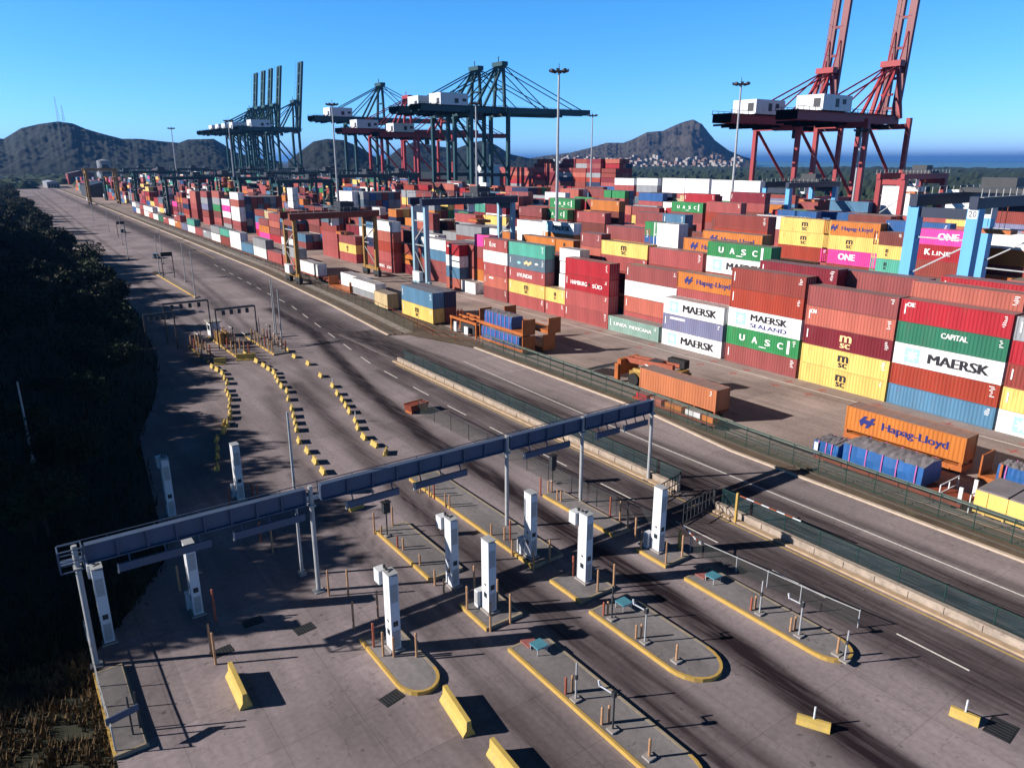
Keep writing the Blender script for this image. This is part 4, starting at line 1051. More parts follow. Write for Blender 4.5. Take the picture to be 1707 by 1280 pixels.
# ---- stacks behind: (front face x, (far end y, top z), length, tiers from the top down)
BACK = [
 (91.8,(82.4,11.78),12.2,[(2.6,'orange','hapag'),(2.6,'rose red',None)]),
 (91.8,(94.5,11.63),12.2,[(2.75,'dusty red',None),(2.75,'white',None),(2.75,'salmon',None)]),
 (91.8,(113.0,12.77),6.06,[(2.5,'white','bar'),(2.5,'white',None),(2.5,'white','bar'),(2.5,'white',None)]),
 (91.8,(66.8,15.16),12.2,[(2.6,'crimson',None)]),
 (91.8,(44.7,15.00),12.2,[(2.6,'salmon',None)]),
 (94.4,(56.6,14.89),12.2,[(2.6,'dusty red',None)]),
 (94.4,(42.7,15.61),12.2,[(2.6,'red',None)]),
 (97.0,(106.7,14.48),12.2,[(2.6,'yellow','msc'),(2.6,'rose red',None)]),
 (97.0,(94.0,14.26),12.2,[(2.9,'rose red',None)]),
 (97.0,(81.0,16.41),12.2,[(2.3,'green','uasc'),(2.6,'white','maersk')]),
 (97.0,(112.9,15.49),6.06,[(2.6,'dusty red',None),(2.6,'salmon',None)]),
 (99.6,(88.5,16.24),12.2,[(2.6,'orange','hapag')]),
 (102.2,(86.6,17.47),12.2,[(2.6,'orange','hapag')]),
 (102.2,(111.3,16.74),12.2,[(2.6,'dusty red',None),(2.6,'orange',None)]),
 (102.2,(98.2,18.06),6.06,[(2.2,'white','bar'),(2.2,'white','bar')]),
 (102.2,(100.5,18.13),2.99,[(2.6,'green',None),(2.6,'blue',None)]),
 (102.2,(139.7,12.68),12.2,[(2.6,'orange',None)]),
 (102.2,(127.3,12.73),6.06,[(2.6,'orange','msc20')]),
 (117.0,(151.0,14.45),12.2,[(2.7,'white','maersk'),(2.6,'orange',None)]),
 (117.0,(162.1,14.07),12.2,[(2.7,'white',None),(2.6,'white',None)]),
 (119.6,(120.7,18.17),12.2,[(2.6,'dusty red',None),(2.6,'rose red',None)]),
 (117.0,(110.1,18.45),6.06,[(2.6,'steel blue',None)]),
 (117.0,(96.5,19.20),12.2,[(2.6,'brick',None),(2.6,'rust red',None)]),
 (145.0,(101.3,17.08),12.2,[(2.9,'yellow','msc'),(2.9,'yellow','msc'),(2.9,'rust red',None)]),
 (147.6,(109.5,17.03),12.2,[(2.9,'white','one')]),
 (145.0,(90.7,17.08),12.2,[(2.9,'orange','hapag'),(2.9,'yellow','msc'),(2.9,'pink','one'),(2.9,'brick',None)]),
 (145.0,(79.6,15.66),6.06,[(2.6,'brown',None),(2.6,'yellow','msc20'),(2.6,'teal','msc20'),(2.6,'crimson',None)]),
 (147.6,(78.9,17.69),12.2,[(2.9,'blue',None)]),
 (145.0,(71.4,16.82),12.2,[(2.9,'pink','one'),(2.9,'red','kline'),(2.9,'brick',None)]),
 (150.2,(190.2,17.66),12.2,[(2.9,'green','uasc')]),
 (147.6,(190.5,14.56),12.2,[(2.9,'green','uasc')]),
 (150.2,(170.6,17.88),12.2,[(2.9,'orange',None)]),
 (145.0,(170.7,14.76),12.2,[(2.9,'rose red',None)]),
 (145.0,(199.9,14.77),12.2,[(2.9,'dusty red',None)]),
 (173.0,(159.5,17.15),12.2,[(2.9,'green','uasc'),(2.9,'dusty red',None)]),
 (173.0,(146.1,17.71),12.2,[(2.9,'rose red',None),(2.9,'rust red',None)]),
 (183.4,(164.0,19.22),12.2,[(2.9,'red',None)]),
 (183.4,(146.1,20.16),12.2,[(2.9,'crimson',None)]),
 (236.8,(253.2,21.52),12.2,[(2.9,'white',None)]),
 (236.8,(239.2,21.77),12.2,[(2.9,'white','bar'),(2.9,'grey',None)]),
 (236.8,(211.6,22.03),12.2,[(2.9,'white','bar'),(2.9,'white',None)]),
 (236.8,(224.1,22.04),12.2,[(2.9,'white',None),(2.9,'white',None)]),
 (234.2,(195.9,21.90),12.2,[(2.9,'white',None),(2.9,'white','bar'),(2.9,'white',None)]),
 (231.6,(183.9,21.96),12.2,[(2.9,'white','bar'),(2.9,'white',None)]),
 (231.6,(126.9,21.49),12.2,[(2.9,'white',None),(2.9,'white',None),(2.9,'white','bar')]),
 (231.6,(107.0,20.99),12.2,[(2.9,'white',None),(2.9,'white',None)]),
 (152.8,(63.0,16.36),12.2,[(2.9,'white',None),(2.9,'orange',None)]),
 (104.8,(304.9,18.52),6.06,[(2.6,'white','bar'),(2.6,'white',None),(2.6,'white','bar')]),
 (89.2,(331.8,16.37),12.2,[(2.9,'white','bar'),(2.9,'salmon',None),(2.9,'white','bar'),(2.9,'white','bar')]),
 (89.2,(361.1,15.96),12.2,[(2.9,'salmon',None),(2.9,'grey','bar'),(2.9,'green',None),(2.9,'brown',None)]),
 (89.2,(382.2,15.31),12.2,[(2.9,'rose red',None),(2.9,'grey','bar'),(2.9,'lilac',None)]),
 (89.2,(404.2,14.64),12.2,[(2.9,'salmon',None),(2.9,'salmon',None),(2.9,'rose red',None)]),
 (89.2,(465.9,14.06),12.2,[(2.9,'white','bar'),(2.9,'grey',None),(2.9,'white','bar')]),
 (117.0,(280.7,17.82),12.2,[(2.9,'white',None),(2.9,'white',None),(2.9,'white',None)]),
 (119.6,(276.4,17.90),12.2,[(2.9,'grey',None),(2.9,'slate',None)]),
]
HEROES = []
for x, (ye, zt), L, tiers in BACK:
    z = zt; last = 0
    for h, c, l in tiers:
        if z - h < -0.3: break
        HEROES.append((x+1.22, ye-L/2, max(0,z-h), L, h, c, l)); z -= h + .012
    n = int(round(z/2.65)); 
    if n > 0:
        hh = z/n
        for k in range(n): SUPPORT.append((x+1.22, ye-L/2, k*hh, L, hh-.012, RC.choice(['brick','dusty red','rose red','brown'])))
    CLAIM.append((x, ye-L, ye))
# dark ended clusters behind two of the tall white stacks
for x0, (ye, zt), n in ((91.8, (331.8,16.37), 6), (122.2, (276.4,17.90), 5)):
    for i in range(n):
        for k in range(int(zt/2.9)):
            FILL.append((x0+2.62*i+1.22, ye-6.1, k*2.91, 12.2, 2.9, RC.choice(['navy','brick','grey','slate','brown','blue'])))
        CLAIM.append((x0+2.6*i, ye-12.2, ye))
# ---- train on the tracks
TR = random.Random(21)
TRAIN = []
y = 152.0
tc = ['white','rose red','white','salmon','rose red','white','steel blue','white','brick','white','grey','rose red','white','lilac','orange','white','rose red','dark green','white','salmon','white','brick','white','blue']
for k in range(24):
    x = float(np.interp(y, [130,228,456,600], [67.4,67.9,73.5,79]))
    TRAIN.append((x+1.22, y+6.1, 1.15, 12.2, 2.9, tc[k])) if k not in (1,) else None
    if TR.random() < .5 and k > 2: TRAIN.append((x+1.22, y+6.1, 4.06, 12.2, 2.6, TR.choice(['white','grey','rose red','teal'])))
    y += 13.6
cnt = {}
for i, (x, y, z, L, h, c) in enumerate(TRAIN):
    k = int(round((y-158.1)/13.6))+1
    container(x, y, z, L, h, c, '%s container on the %s wagon of the train%s' % (c, nth(k), ' upper tier' if z > 3 else ''), TR.choice([None,'bar',None]), marks=False, frame=k < 9, group='containers on the train')
_wg = None
for k in range(24):
    y = 158.1+13.6*k; x = float(np.interp(y-6.1, [130,228,456,600], [67.4,67.9,73.5,79]))+1.22
    if _wg is None:
        w = thing('flat_wagon', 'low dark flat wagon of the train, first from the camera', 'wagon', (x,y,0), 0, 'flat wagons of the train')
        MB().box(-1.25,-6.5,.75,1.25,6.5,1.1).build('deck', M['rust_steel'], w)
        for yy in (-4.8,4.8):
            b = MB(); b.box(-1.0,yy-1.1,.35,1.0,yy+1.1,.74)
            for sx in (-.75,.75):
                for d in (-.8,.8): b.tube((sx-.06,yy+d,.45),(sx+.06,yy+d,.45),.43,n=12)
            b.build('bogie', M['dark_steel'], w)
        _wg = w
    else: dup(_wg, (x,y,0), 'low dark flat wagon of the train, %s from the camera' % nth(k+1))
M['bark_steel'] = mat('worn_rail_steel',(0.10,0.085,0.075),.5,.2)
rt = MB()
for off in (0,1.44, 4.2, 5.64):
    pts = [(64.6-3.2+off,10),(64.6-3.2+off,100)] if False else [(float(np.interp(yy,[10,98,130,228,456,600],[63.2,64.6,67.9,68.4,74.0,79.5]))+off-(0 if off < 2 else 6.0),yy) for yy in (10,60,98,130,180,228,330,456,600)]
    for (x0,y0),(x1,y1) in zip(pts[:-1],pts[1:]): rt.bar((x0,y0,.09),(x1,y1,.09),.09,.16)
for off in (1.1, 2.54):
    pts = [(x+off, y) for x, y in zip(kx, ky)]
    for (x0,y0),(x1,y1) in zip(pts[:-1],pts[1:]): rt.bar((x0,y0,.10),(x1,y1,.10),.10,.16)
rl = tag(rt.build('railway_track', M['bark_steel']), 'rusty railway tracks on the brown strip beside the pale kerb', 'railway track')
# ---- the rest of the yard, row by row
PAL = ['brick']*5+['dusty red']*6+['rose red']*6+['rust red']*4+['salmon']*4+['crimson']*2+['red']*3+['white']*5+['orange']*4+['grey']*4+['steel blue']*3+['blue']*2+['navy']*2+['green']*2+['yellow']*3+['brown']*3+['teal','lilac','slate','pink','cream']
RF = random.Random(9)
BLOCKS = [(89.2,6),(117.0,6),(145.0,6),(173.0,6),(201.0,6),(229.0,6)]
for bi, (bx, nr) in enumerate(BLOCKS):
    y = 18.0
    while y < 900:
        base = 3.4 + 1.6*noise.noise(Vector((bi*3.3, y*.02, 1))) + (0.7 if bi > 1 else 0) + (.6 if bi > 3 else 0)
        if y > 230 and bi < 2: base -= .3
        split = RF.random() < .12
        for r in range(nr):
            x = bx + 2.6*r
            if bi == 0 and r == 0 and (y < 240): continue
            if y > 520 and x > 230: continue
            if bi == 0 and y+12.2 < 139:
                lim = 3.6 if r < 3 else 4.0
            else: lim = 6
            for (yy, L) in ([(y,6.06),(y+6.14,6.06)] if split else [(y,12.2)]):
                if any(abs(cx-x) < 2.4 and ya < yy+L-.05 and yb > yy+.05 for cx,ya,yb in CLAIM): continue
                n = int(round(min(lim, base + RF.uniform(-1.6,1.5))))
                if RF.random() < .08: n = 0
                hh = 2.6 if bi < 2 else RF.choice([2.6,2.9,2.9])
                for k in range(max(0,n)):
                    FILL.append((x+1.22, yy+L/2, k*(hh+.012), L, hh, RF.choice(PAL)))
        y += 12.62
# stacks on the ship berthed behind the quay
SHIP = []
for i in range(9):
    for j in range(5):
        n = RF.choice([6,7,7,8,8]) if i < 6 else RF.choice([5,6])
        for k in range(n):
            SHIP.append((301+2.6*j, 326+13.0*i, 9+2.62*k, 12.2, 2.6, RF.choice(['rust red','red','brick','dusty red','crimson','rose red','salmon','navy','grey'])))
# ---- decide by a depth buffer what shows
Wd, Hd = 854, 640
FPX = 1229.0/2
_c, _s = math.cos(R(16.84)), math.sin(R(16.84)); _ca, _sa = math.cos(R(35.43)), math.sin(R(35.43))
def proj(p):
    X = p[0]*_ca - p[1]*_sa; Y = p[0]*_sa + p[1]*_ca; Z = p[2]-HCAM
    d = Y*_c - Z*_s
    return (427 + FPX*X/d, 320 - FPX*(Y*_s+Z*_c)/d, d)
def vis_counts(boxes, zb=None, ib=None, probe=None):
    """pixels each box shows; with probe, how many pixels of the boxes numbered below probe this one box would hide"""
    test = probe is not None; hid = 0
    if zb is None: zb = np.zeros((Hd, Wd)); ib = np.full((Hd, Wd), -1, int)
    for n, (x,y,z,L,h,*_) in enumerate(boxes):
        x0,x1,y0,y1,z0,z1 = x-1.22,x+1.22,y-L/2,y+L/2,z,z+h
        quads = [[(x0,y0,z0),(x0,y1,z0),(x0,y1,z1),(x0,y0,z1)], [(x0,y0,z1),(x1,y0,z1),(x1,y1,z1),(x0,y1,z1)], [(x0,y0,z0),(x1,y0,z0),(x1,y0,z1),(x0,y0,z1)]]
        for q in quads:
            P = [proj(p) for p in q]
            if min(p[2] for p in P) < 2: continue
            us = [p[0] for p in P]; vs = [p[1] for p in P]
            a0, a1 = int(max(0,math.floor(min(us)))), int(min(Wd-1,math.ceil(max(us))))
            b0, b1 = int(max(0,math.floor(min(vs)))), int(min(Hd-1,math.ceil(max(vs))))
            if a1 < a0 or b1 < b0: continue
            A_ = np.array([[p[0],p[1],1] for p in P[:3]]); 
            if abs(np.linalg.det(A_)) < 1e-6: continue
            co = np.linalg.solve(A_, np.array([1/p[2] for p in P[:3]]))
            gx, gy = np.meshgrid(np.arange(a0,a1+1)+.5, np.arange(b0,b1+1)+.5)
            ar = sum(us[i]*vs[(i+1)%4]-us[(i+1)%4]*vs[i] for i in range(4))
            sg = 1 if ar > 0 else -1
            ins = np.ones(gx.shape, bool)
            for i in range(4):
                j = (i+1) % 4
                ins &= sg*((us[j]-us[i])*(gy-vs[i])-(vs[j]-vs[i])*(gx-us[i])) >= 0
            iz = co[0]*gx+co[1]*gy+co[2]
            zz = zb[b0:b1+1,a0:a1+1]; ii = ib[b0:b1+1,a0:a1+1]
            mk = ins & (iz > zz)
            if test: hid += int((mk & (ii >= 0) & (ii < probe)).sum()); continue
            zz[mk] = iz[mk]; ii[mk] = n
    if test: return hid
    return np.bincount(ib[ib >= 0], minlength=len(boxes)), zb, ib
FR = []
for ye, L, nm, tiers in FRONT:
    z = 0
    for h,c,l in tiers: FR.append((FX+1.22, ye-L/2, z, L, h, c)); z += h
_v, zb0, ib0 = vis_counts([h[:6] for h in HEROES] + FR)
keep = []
cut = set()
for t in FILL:                       # stacks that would stand in front of the boxes the photograph shows are left low
    key = (round(t[0],1), round(t[1],1))
    if t[1] < 330 and (key in cut or vis_counts([t], zb0, ib0, len(HEROES)) > 12): cut.add(key); continue
    keep.append(t)
FILL = SUPPORT + keep
ALL = FR + [t for t in TRAIN] + [h[:6] for h in HEROES] + FILL + SHIP
vc, _z, _i = vis_counts(ALL)
o0 = len(FR)+len(TRAIN)
vh = vc[o0:o0+len(HEROES)]; vf = vc[o0+len(HEROES):]
REST = FILL + SHIP
budget = 292 - len(FR) - len(TRAIN)
cand = sorted([(int(v), 0, i) for i, v in enumerate(vh)] + [(int(v), 1, i) for i, v in enumerate(vf)], reverse=True)
pick = [c for c in cand[:budget] if c[0] >= 6]
ph = {i for v,k,i in pick if k == 0}; pf = {i for v,k,i in pick if k == 1}
seen = {}
def spot(x, y, z):
    """where a container stands, in words"""
    bi = max(i for i, (bx, n) in enumerate(BLOCKS) if x > bx-1) if x < 280 else 9
    if bi == 9: return 'aboard the ship, row %d, bay %d' % (int((x-300)/2.6)+1, int((y-320)/13)+1)
    r = int(round((x-1.22-BLOCKS[bi][0])/2.6))+1; by = int(round(y/6.31))-2
    return '%s row, %s block, bay %d from right' % (nth(r), nth(bi+1), by)
def back_label(c, l, x, y, z):
    t = int(z/2.55)+1
    lab = '%s container%s, tier %d, %s' % (c, NOTE[l], t, spot(x,y,z))
    while lab in seen: t += 1; lab = '%s container%s, tier %d, %s' % (c, NOTE[l], t, spot(x,y,z))
    seen[lab] = 1; return lab
stuff = {}
def to_stuff(t):
    x,y,z,L,h,c = t[:6]
    stuff.setdefault(c, MB()).box(x-1.215,y-L/2,z+.01,x+1.215,y+L/2,z+h)
for i, t in enumerate(HEROES):
    x,y,z,L,h,c,l = t
    if i in ph: container(x,y,z,L,h,c,back_label(c,l,x,y,z),l,frame=vh[i] > 60,marks=vh[i] > 150 and l is None)
    else: to_stuff(t)
cols_seen = {}
for i, t in enumerate(REST):
    if vf[i] > 0: cols_seen.setdefault((round(t[0],1), round(t[1],1)), 1)
for i, t in enumerate(REST):
    x,y,z,L,h,c = t
    if i in pf: container(x,y,z,L,h,c,back_label(c,None,x,y,z),None,frame=vf[i] > 60,marks=False)
    elif (round(x,1), round(y,1)) in cols_seen: to_stuff(t)
first = None
V = []; F = []; MI = []; mats = []
for c, b in stuff.items():
    o_ = len(V); V += b.v; F += [tuple(q+o_ for q in f) for f in b.f]; MI += [len(mats)]*len(b.f); mats.append(M['c_'+c])
me = D.meshes.new('container_stacks'); me.from_pydata(V, [], F)
for m_ in mats: me.materials.append(m_)
me.polygons.foreach_set('material_index', MI)
o = D.objects.new('container_stacks', me); COL.objects.link(o)
tag(kind(o, 'stuff'), 'far and half hidden container stacks of the deep yard reading as one mass', 'containers')
print('containers', len(FR), len(TRAIN), len(ph), len(pf), 'of', len(REST), 'stuff boxes', len(F)//6)
# ship hull
t = thing('container_ship', 'container ship berthed behind the quay cranes, dark hull under its red deck stacks', 'ship', (306,376,0))
b = MB(); b.prism([(-7,-70),(0,-95),(7,-95),(14,-70),(14,80),(-7,80)], -1, 8.9); b.build('hull', M['navy_crane'], t)
b = MB(); b.box(-4,82,-1,12,92,26); b.box(-6,84,22,14,89,25); b.build('bridge_house', M['white_panel'], t)
# ------------------------------------------------------------------ rail side loads and machines
def flat_rack(x, y, z, label, L=12.2):
    t = thing('flat_rack', label, 'flat rack', (x,y,z), 0, 'orange flat racks by the tracks')
    b = MB(); b.box(-1.22,-L/2,.1,1.22,L/2,.6); b.build('base', M['orange_steel'], t)
    for s in (-1,1):
        e = MB(); y0, y1 = sorted((s*L/2, s*(L/2-.14)))
        e.box(-1.2,y0+.01,.6,1.2,y1-.01,2.45); e.box(-1.22,y0,.6,-1.06,y1,2.6); e.box(1.06,y0,.6,1.22,y1,2.6); e.box(-1.06,y0+.002,2.451,1.06,y1-.002,2.6)
        e.build('end_wall', M['orange_steel'], t)
    return t
def tarp_load(x, y, z, w, L, h, nstrap, label, ridge=0.0):
    t = thing('tarped_cargo', label, 'cargo', (x,y,z), 0, 'cargo under blue tarpaulin')
    b = MB(); nx, ny = 8, 22
    rn = random.Random(int(y*10))
    def pt(i, j, k):
        yy = -L/2+L*j/ny
        return yy
    # shell: side, top, side with sagging creases
    prof = [(-w/2,0),(-w/2-.03,h*.5),(-w/2+.04,h*.97),(-w/4,h*(1+ridge*.5)),(0,h*(1+ridge)),(w/4,h*(1+ridge*.5)),(w/2-.04,h*.97),(w/2+.03,h*.5),(w/2,0)]
    n = len(prof); vs = []
    for j in range(ny+1):
        yy = -L/2+L*j/ny
        for (px, pz) in prof: vs.append((px+rn.uniform(-.05,.05), yy+rn.uniform(-.04,.04), max(0,pz+(rn.uniform(-.07,.05) if pz > .1 else 0))))
    fs = [(j*n+i, j*n+i+1, (j+1)*n+i+1, (j+1)*n+i) for j in range(ny) for i in range(n-1)]
    fs += [tuple(range(n)), tuple(ny*n+i for i in range(n))]
    tp = [q for q in range(ny*(n-1)) if 2 <= q % (n-1) <= 5]
    me = D.meshes.new('tarpaulin'); me.from_pydata(vs, [], fs); me.materials.append(M['tarp']); me.materials.append(M['tarp_top'])
    o = D.objects.new('tarpaulin', me); COL.objects.link(o); o.parent = t
    mi = [0]*len(fs)
    for q in tp: mi[q] = 1
    me.polygons.foreach_set('material_index', mi)
    s = MB()
    for k in range(nstrap):
        yy = -L/2+L*(k+.5)/nstrap+rn.uniform(-.2,.2)
        pr = [(a*1.03+(-.03 if a < 0 else .03), c+.05) for a,c in prof]
        for (a,c),(d,e) in zip(pr[:-1],pr[1:]):
            if abs(a-d) < .2: s.bar((a,yy,c),(d,yy,e),.02,.11)
    s.build('straps', M['strap'], t)
    return t
flat_rack(66.9,95.6,.3,'lower orange flat rack of the pair loaded with blue tarpaulin')
tarp_load(66.7,95.6,.91,2.3,10.6,1.9,9,'blue tarped crates on the lower orange flat rack')
flat_rack(66.9,95.6,2.92,'upper orange flat rack of the pair loaded with blue tarpaulin')
tarp_load(66.9,96.4,3.53,2.3,7.6,2.0,7,'blue tarped crates on the upper orange flat rack')
flat_rack(70.4,94.9,.3,'empty brown flat rack behind the blue crates, lower one')
flat_rack(71.2,94.6,2.92,'empty brown flat rack behind the blue crates, upper one')
# bundle of folded trailers
t = thing('trailer_bundle', 'stack of rusty orange trailer frames beside the blue crates', 'trailers', (67.0,107.0,0))
for k, (x0, x1) in enumerate(((-1.3,-1.0),(.6,.9),(2.2,2.5))):
    b = MB(); b.box(x0,-4.2,2.35,x1,4.4,2.75)
    for y in (-4.0,4.1): b.box(x0+.02,y-.13,0,x1-.02,y+.13,2.349)
    b.build('frame_rail', M['orange_steel'], t)
b = MB()
for y in (-3.6,-1.2,1.2,3.6): b.bar((-1.15,y,2.5),(2.35,y,2.5),.2)
for k in range(7): b.bar((.4+.25*k,4.6,.2),(.7+.22*k,5.4,3.2+.15*(k%3)),.1)
b.build('cross_bars', M['rust_steel'], t)
b = MB(); b.box(-.6,-2.6,.3,.4,1.8,1.9); b.build('axle_boxes', M['dark_steel'], t)
b = MB(); b.box(-1.35,-1.6,.2,-1.1,-.4,1.6); b.box(-1.35,2.2,.2,-1.1,3.0,1.9); b.build('white_boards', M['white_panel'], t)
NOTE2 = 'containers beside the tracks'
container(66.4,122.7,.3,12.2,2.7,'yellow','pale yellow container on the ground by the tracks, under a steel blue one','msc',group=NOTE2)
container(66.4,122.7,3.03,12.2,2.9,'steel blue','steel blue container on top of the pale yellow one by the tracks',None,group=NOTE2)
container(69.0,122.7,.3,12.2,2.7,'brown','brown container behind the pale yellow one by the tracks',None,marks=False,group=NOTE2)
container(69.0,122.7,3.03,12.2,2.9,'navy','navy container behind the steel blue one by the tracks',None,marks=False,group=NOTE2)
container(65.6,136.6,.4,6.06,3.0,'cream','short cream container by the tracks with a brown end',None,marks=False,group=NOTE2)
container(66.6,146.6,.9,12.2,1.5,'grey','low grey container by the tracks, lower of two',None,marks=False,group=NOTE2)
container(66.6,147.2,2.42,12.2,1.9,'white','low white container by the tracks, on a grey one','bar',marks=False,group=NOTE2)
flat_rack(66.6,160.5,.4,'rusty red flat rack by the tracks beyond the white boxes')
# the orange container on a trailer in the middle, and the container carrier beside it
t = thing('container_trailer', 'red trailer chassis under the long orange container by the tracks', 'trailer', (66.7,57.9,0))
b = MB(); b.box(-.5,-6.2,1.0,-.3,6.2,1.3); b.box(.3,-6.2,1.0,.5,6.2,1.3)
for y in (-6,-3,0,3,6): b.box(-1.2,y-.12,1.05,1.2,y+.12,1.28)
b.build('chassis', M['rust_steel'], t)
for y in (-4.9,-3.7,-2.5):
    for s in (-1,1): MB().tube((s*.75,y,.5),(s*1.15,y,.5),.5,n=16).build('wheel', M['black'], t)
b = MB(); b.box(-.9,4.6,0,-.7,4.8,1.05); b.box(.7,4.6,0,.9,4.8,1.05); b.build('landing_legs', M['dark_steel'], t)
container(66.7,57.9,1.31,12.2,2.6,'dull orange','plain orange container on a red trailer in the middle of the picture',None,group=NOTE2)
t = thing('container_carrier', 'red and yellow container handler with a dark ribbed ramp, parked on the yard', 'lifting machine', (70.5,66.0,0), R(6))
b = MB(); b.box(-1.6,-3.4,.9,1.6,3.2,1.9); b.box(-1.3,-4.4,1.2,1.3,-3.4,3.0); b.build('chassis', M['tan_crane'], t)
for x in (-1.55,1.55):
    for y in (-2.9,2.3): MB().tube((x-.35,y,.85),(x+.35,y,.85),.85,n=18).build('wheel', M['black'], t)
c = MB(); c.profile([(-.7,1.9),(.7,1.9),(.65,3.6),(-.65,3.6)], -.9, .8); cb = c.build('cab', M['dark_steel'], t)
MB().box(-.72,-.8,2.4,-.66,.7,3.4).build('window', M['glass'], cb)
b = MB(); b.bar((-.5,-3.2,3.3),(-.5,4.6,3.0),.55,.7); b.bar((.95,-3.2,3.3),(.95,4.6,3.0),.45,.6); b.build('boom', M['bollard_red'], t)
b = MB(); b.box(.8,-3.9,3.0,1.9,-1.2,4.1); b.box(.9,-.8,1.9,1.9,1.6,3.3); b.build('engine_hood', M['black'], t)
b = MB(); b.tube((-1.1,-2.5,2.0),(-.6,1.5,3.0),.16); b.tube((.2,-2.5,2.0),(.4,1.5,3.0),.16); b.build('lift_cylinders', M['galv'], t)
b = MB(); b.box(-2.0,4.4,1.0,1.9,5.0,3.2); b.box(-2.3,4.6,.2,-1.7,5.2,2.6); b.build('spreader', M['orange_steel'], t)
b = MB(); b.box(-1.5,-4.6,.9,-1.2,-3.2,2.6); b.box(1.2,-4.6,.9,1.5,-3.2,2.6); b.box(-1.62,-1.4,1.9,-1.3,2.6,2.3); b.build('yellow_guards', M['kerb_yellow'], t)
b = MB()
for k in range(14): b.bar((-2.2,5.4+.42*k,2.3-.15*k),(1.2,5.4+.42*k,2.3-.15*k),.16,.3)
b.bar((-2.2,5.2,2.3),(-2.2,11.2,.1),.14); b.bar((1.2,5.2,2.3),(1.2,11.2,.1),.14); b.build('ribbed_ramp', M['dark_steel'], t)
# low boxes in front of the orange container's trailer
w = thing('low_wagon', 'low red wagon with small white and orange boxes before the orange container', 'wagon', (63.95,56.5,0), 0)
MB().box(-.6,-6.5,.5,.6,6.5,.75).build('deck', M['rust_steel'], w)
for y, c, L in ((-5.4,'orange',1.6),(-3.2,'white',2.2),(-.2,'orange',2.6),(2.6,'salmon',1.8),(5,'red',1.8)): MB().box(-.55,y-L/2,.751,.55,y+L/2,1.45).build('box', M['c_'+c], w)
b = MB()
for y in (-5.5,-4.4,4.4,5.5): b.tube((-.55,y,.25),(.55,y,.25),.25,n=10)
b.build('wheels', M['dark_steel'], w)
# right: wagon with blue tarps, container on trailer, orange hatch
w = thing('flat_wagon', 'brown flat wagon under the big blue tarp at the right', 'wagon', (65.9,31.5,0), 0, 'flat wagons of the train')
MB().box(-1.4,-7,.55,1.4,7,.9).build('deck', M['rust_steel'], w)
b = MB()
for yy in (-5,5):
    b.box(-1,yy-1.1,.2,1,yy+1.1,.549)
    for sx in (-.75,.75):
        for d in (-.8,.8): b.tube((sx-.06,yy+d,.43),(sx+.06,yy+d,.43),.42,n=12)
b.build('bogies', M['dark_steel'], w)
b = MB(); b.box(-1.45,6.6,.9,-1.3,7.0,2.2); b.box(1.3,6.6,.9,1.45,7.0,2.3); b.box(-1.45,-7,.9,-1.3,-6.7,2.4); b.box(1.3,-7,.9,1.45,-6.7,2.4); b.build('stakes', M['white_panel'], w)
tarp_load(66.6,31.9,.91,3.4,7.6,2.0,5,'big blue tarped load with a dusty top on the wagon at the right',.05)
tarp_load(66.0,37.4,.91,2.7,2.6,1.5,3,'small blue tarped bale left of the big blue load')
t = thing('container_trailer', 'orange posted flat rack under the orange lettered container at the right', 'trailer', (74.4,34.4,0))
b = MB(); b.box(-1.22,-6.1,.2,1.22,6.1,.8); b.build('chassis', M['orange_steel'], t)
b = MB()
for y in (-5.9,5.9):
    for x in (-1.1,1.1): b.box(x-.12,y-.15,.8,x+.12,y+.15,1.15)
b.build('posts', M['orange_steel'], t)
for y in (-4,-2.8,3.4):
    for s in (-1,1): MB().tube((s*.8,y,.45),(s*1.15,y,.45),.45,n=14).build('wheel', M['black'], t)
container(74.4,34.4,1.16,12.2,2.6,'orange','orange container with navy arrow logo and big lettering at the right, above blue tarps','hapag',marks=False,group=NOTE2)
t = thing('open_top_wagon', 'orange yellow wagon with dark slatted lids in the right corner', 'wagon', (66.9,16.5,0), 0, 'flat wagons of the train')
b = MB(); b.box(-2.0,-7.5,.5,2.0,7.2,2.5); b.build('body', M['c_yellow'], t)
b = MB()
for k in range(6): b.box(-1.95,-7.3+2.42*k,2.5,1.95,-7.3+2.42*k+2.25,2.62)
b.build('lids', M['tarp_top'], t)
b = MB()
for k in range(10): b.box(-2.06,-7.3+1.5*k,.45,-2.0,-7.1+1.5*k,2.52)
b.build('ribs', M['c_yellow'], t)
b = MB()
for y in (-5,5): b.box(-1.2,y-1.2,.05,1.2,y+1.2,.499)
b.build('bogies', M['dark_steel'], t)
t = thing('pipe_rack', 'white pipe railing beside the yellow wagon at the right', 'railing', (66.4,25.0,0))
b = MB()
for z in (.9,1.7): b.bar((-1.2,-.9,z),(2.2,-.9,z),.09); b.bar((-1.2,1.6,z),(2.2,1.6,z),.09)
for x in (-1.2,.5,2.2):
    for y in (-.9,1.6): b.bar((x,y,0),(x,y,1.75),.09)
b.build('rails', M['white_panel'], t)
t = flat_rack(73.6,20.4,.3,'orange flat rack with posts and blue bales in the right corner')
for k in range(5): 
    b = MB(); b.box(-1.35,-5+2.3*k,.6,-1.2,-4.8+2.3*k,2.3); b.build('stake', M['orange_steel'], t)
tarp_load(73.6,22.6,.91,2.2,5.0,1.6,3,'blue tarped bale on the flat rack in the right corner')
container(77.6,15.6,.3,12.2,2.9,'orange','plain orange container cut by the right edge above the yellow wagon',None,marks=False,group=NOTE2)

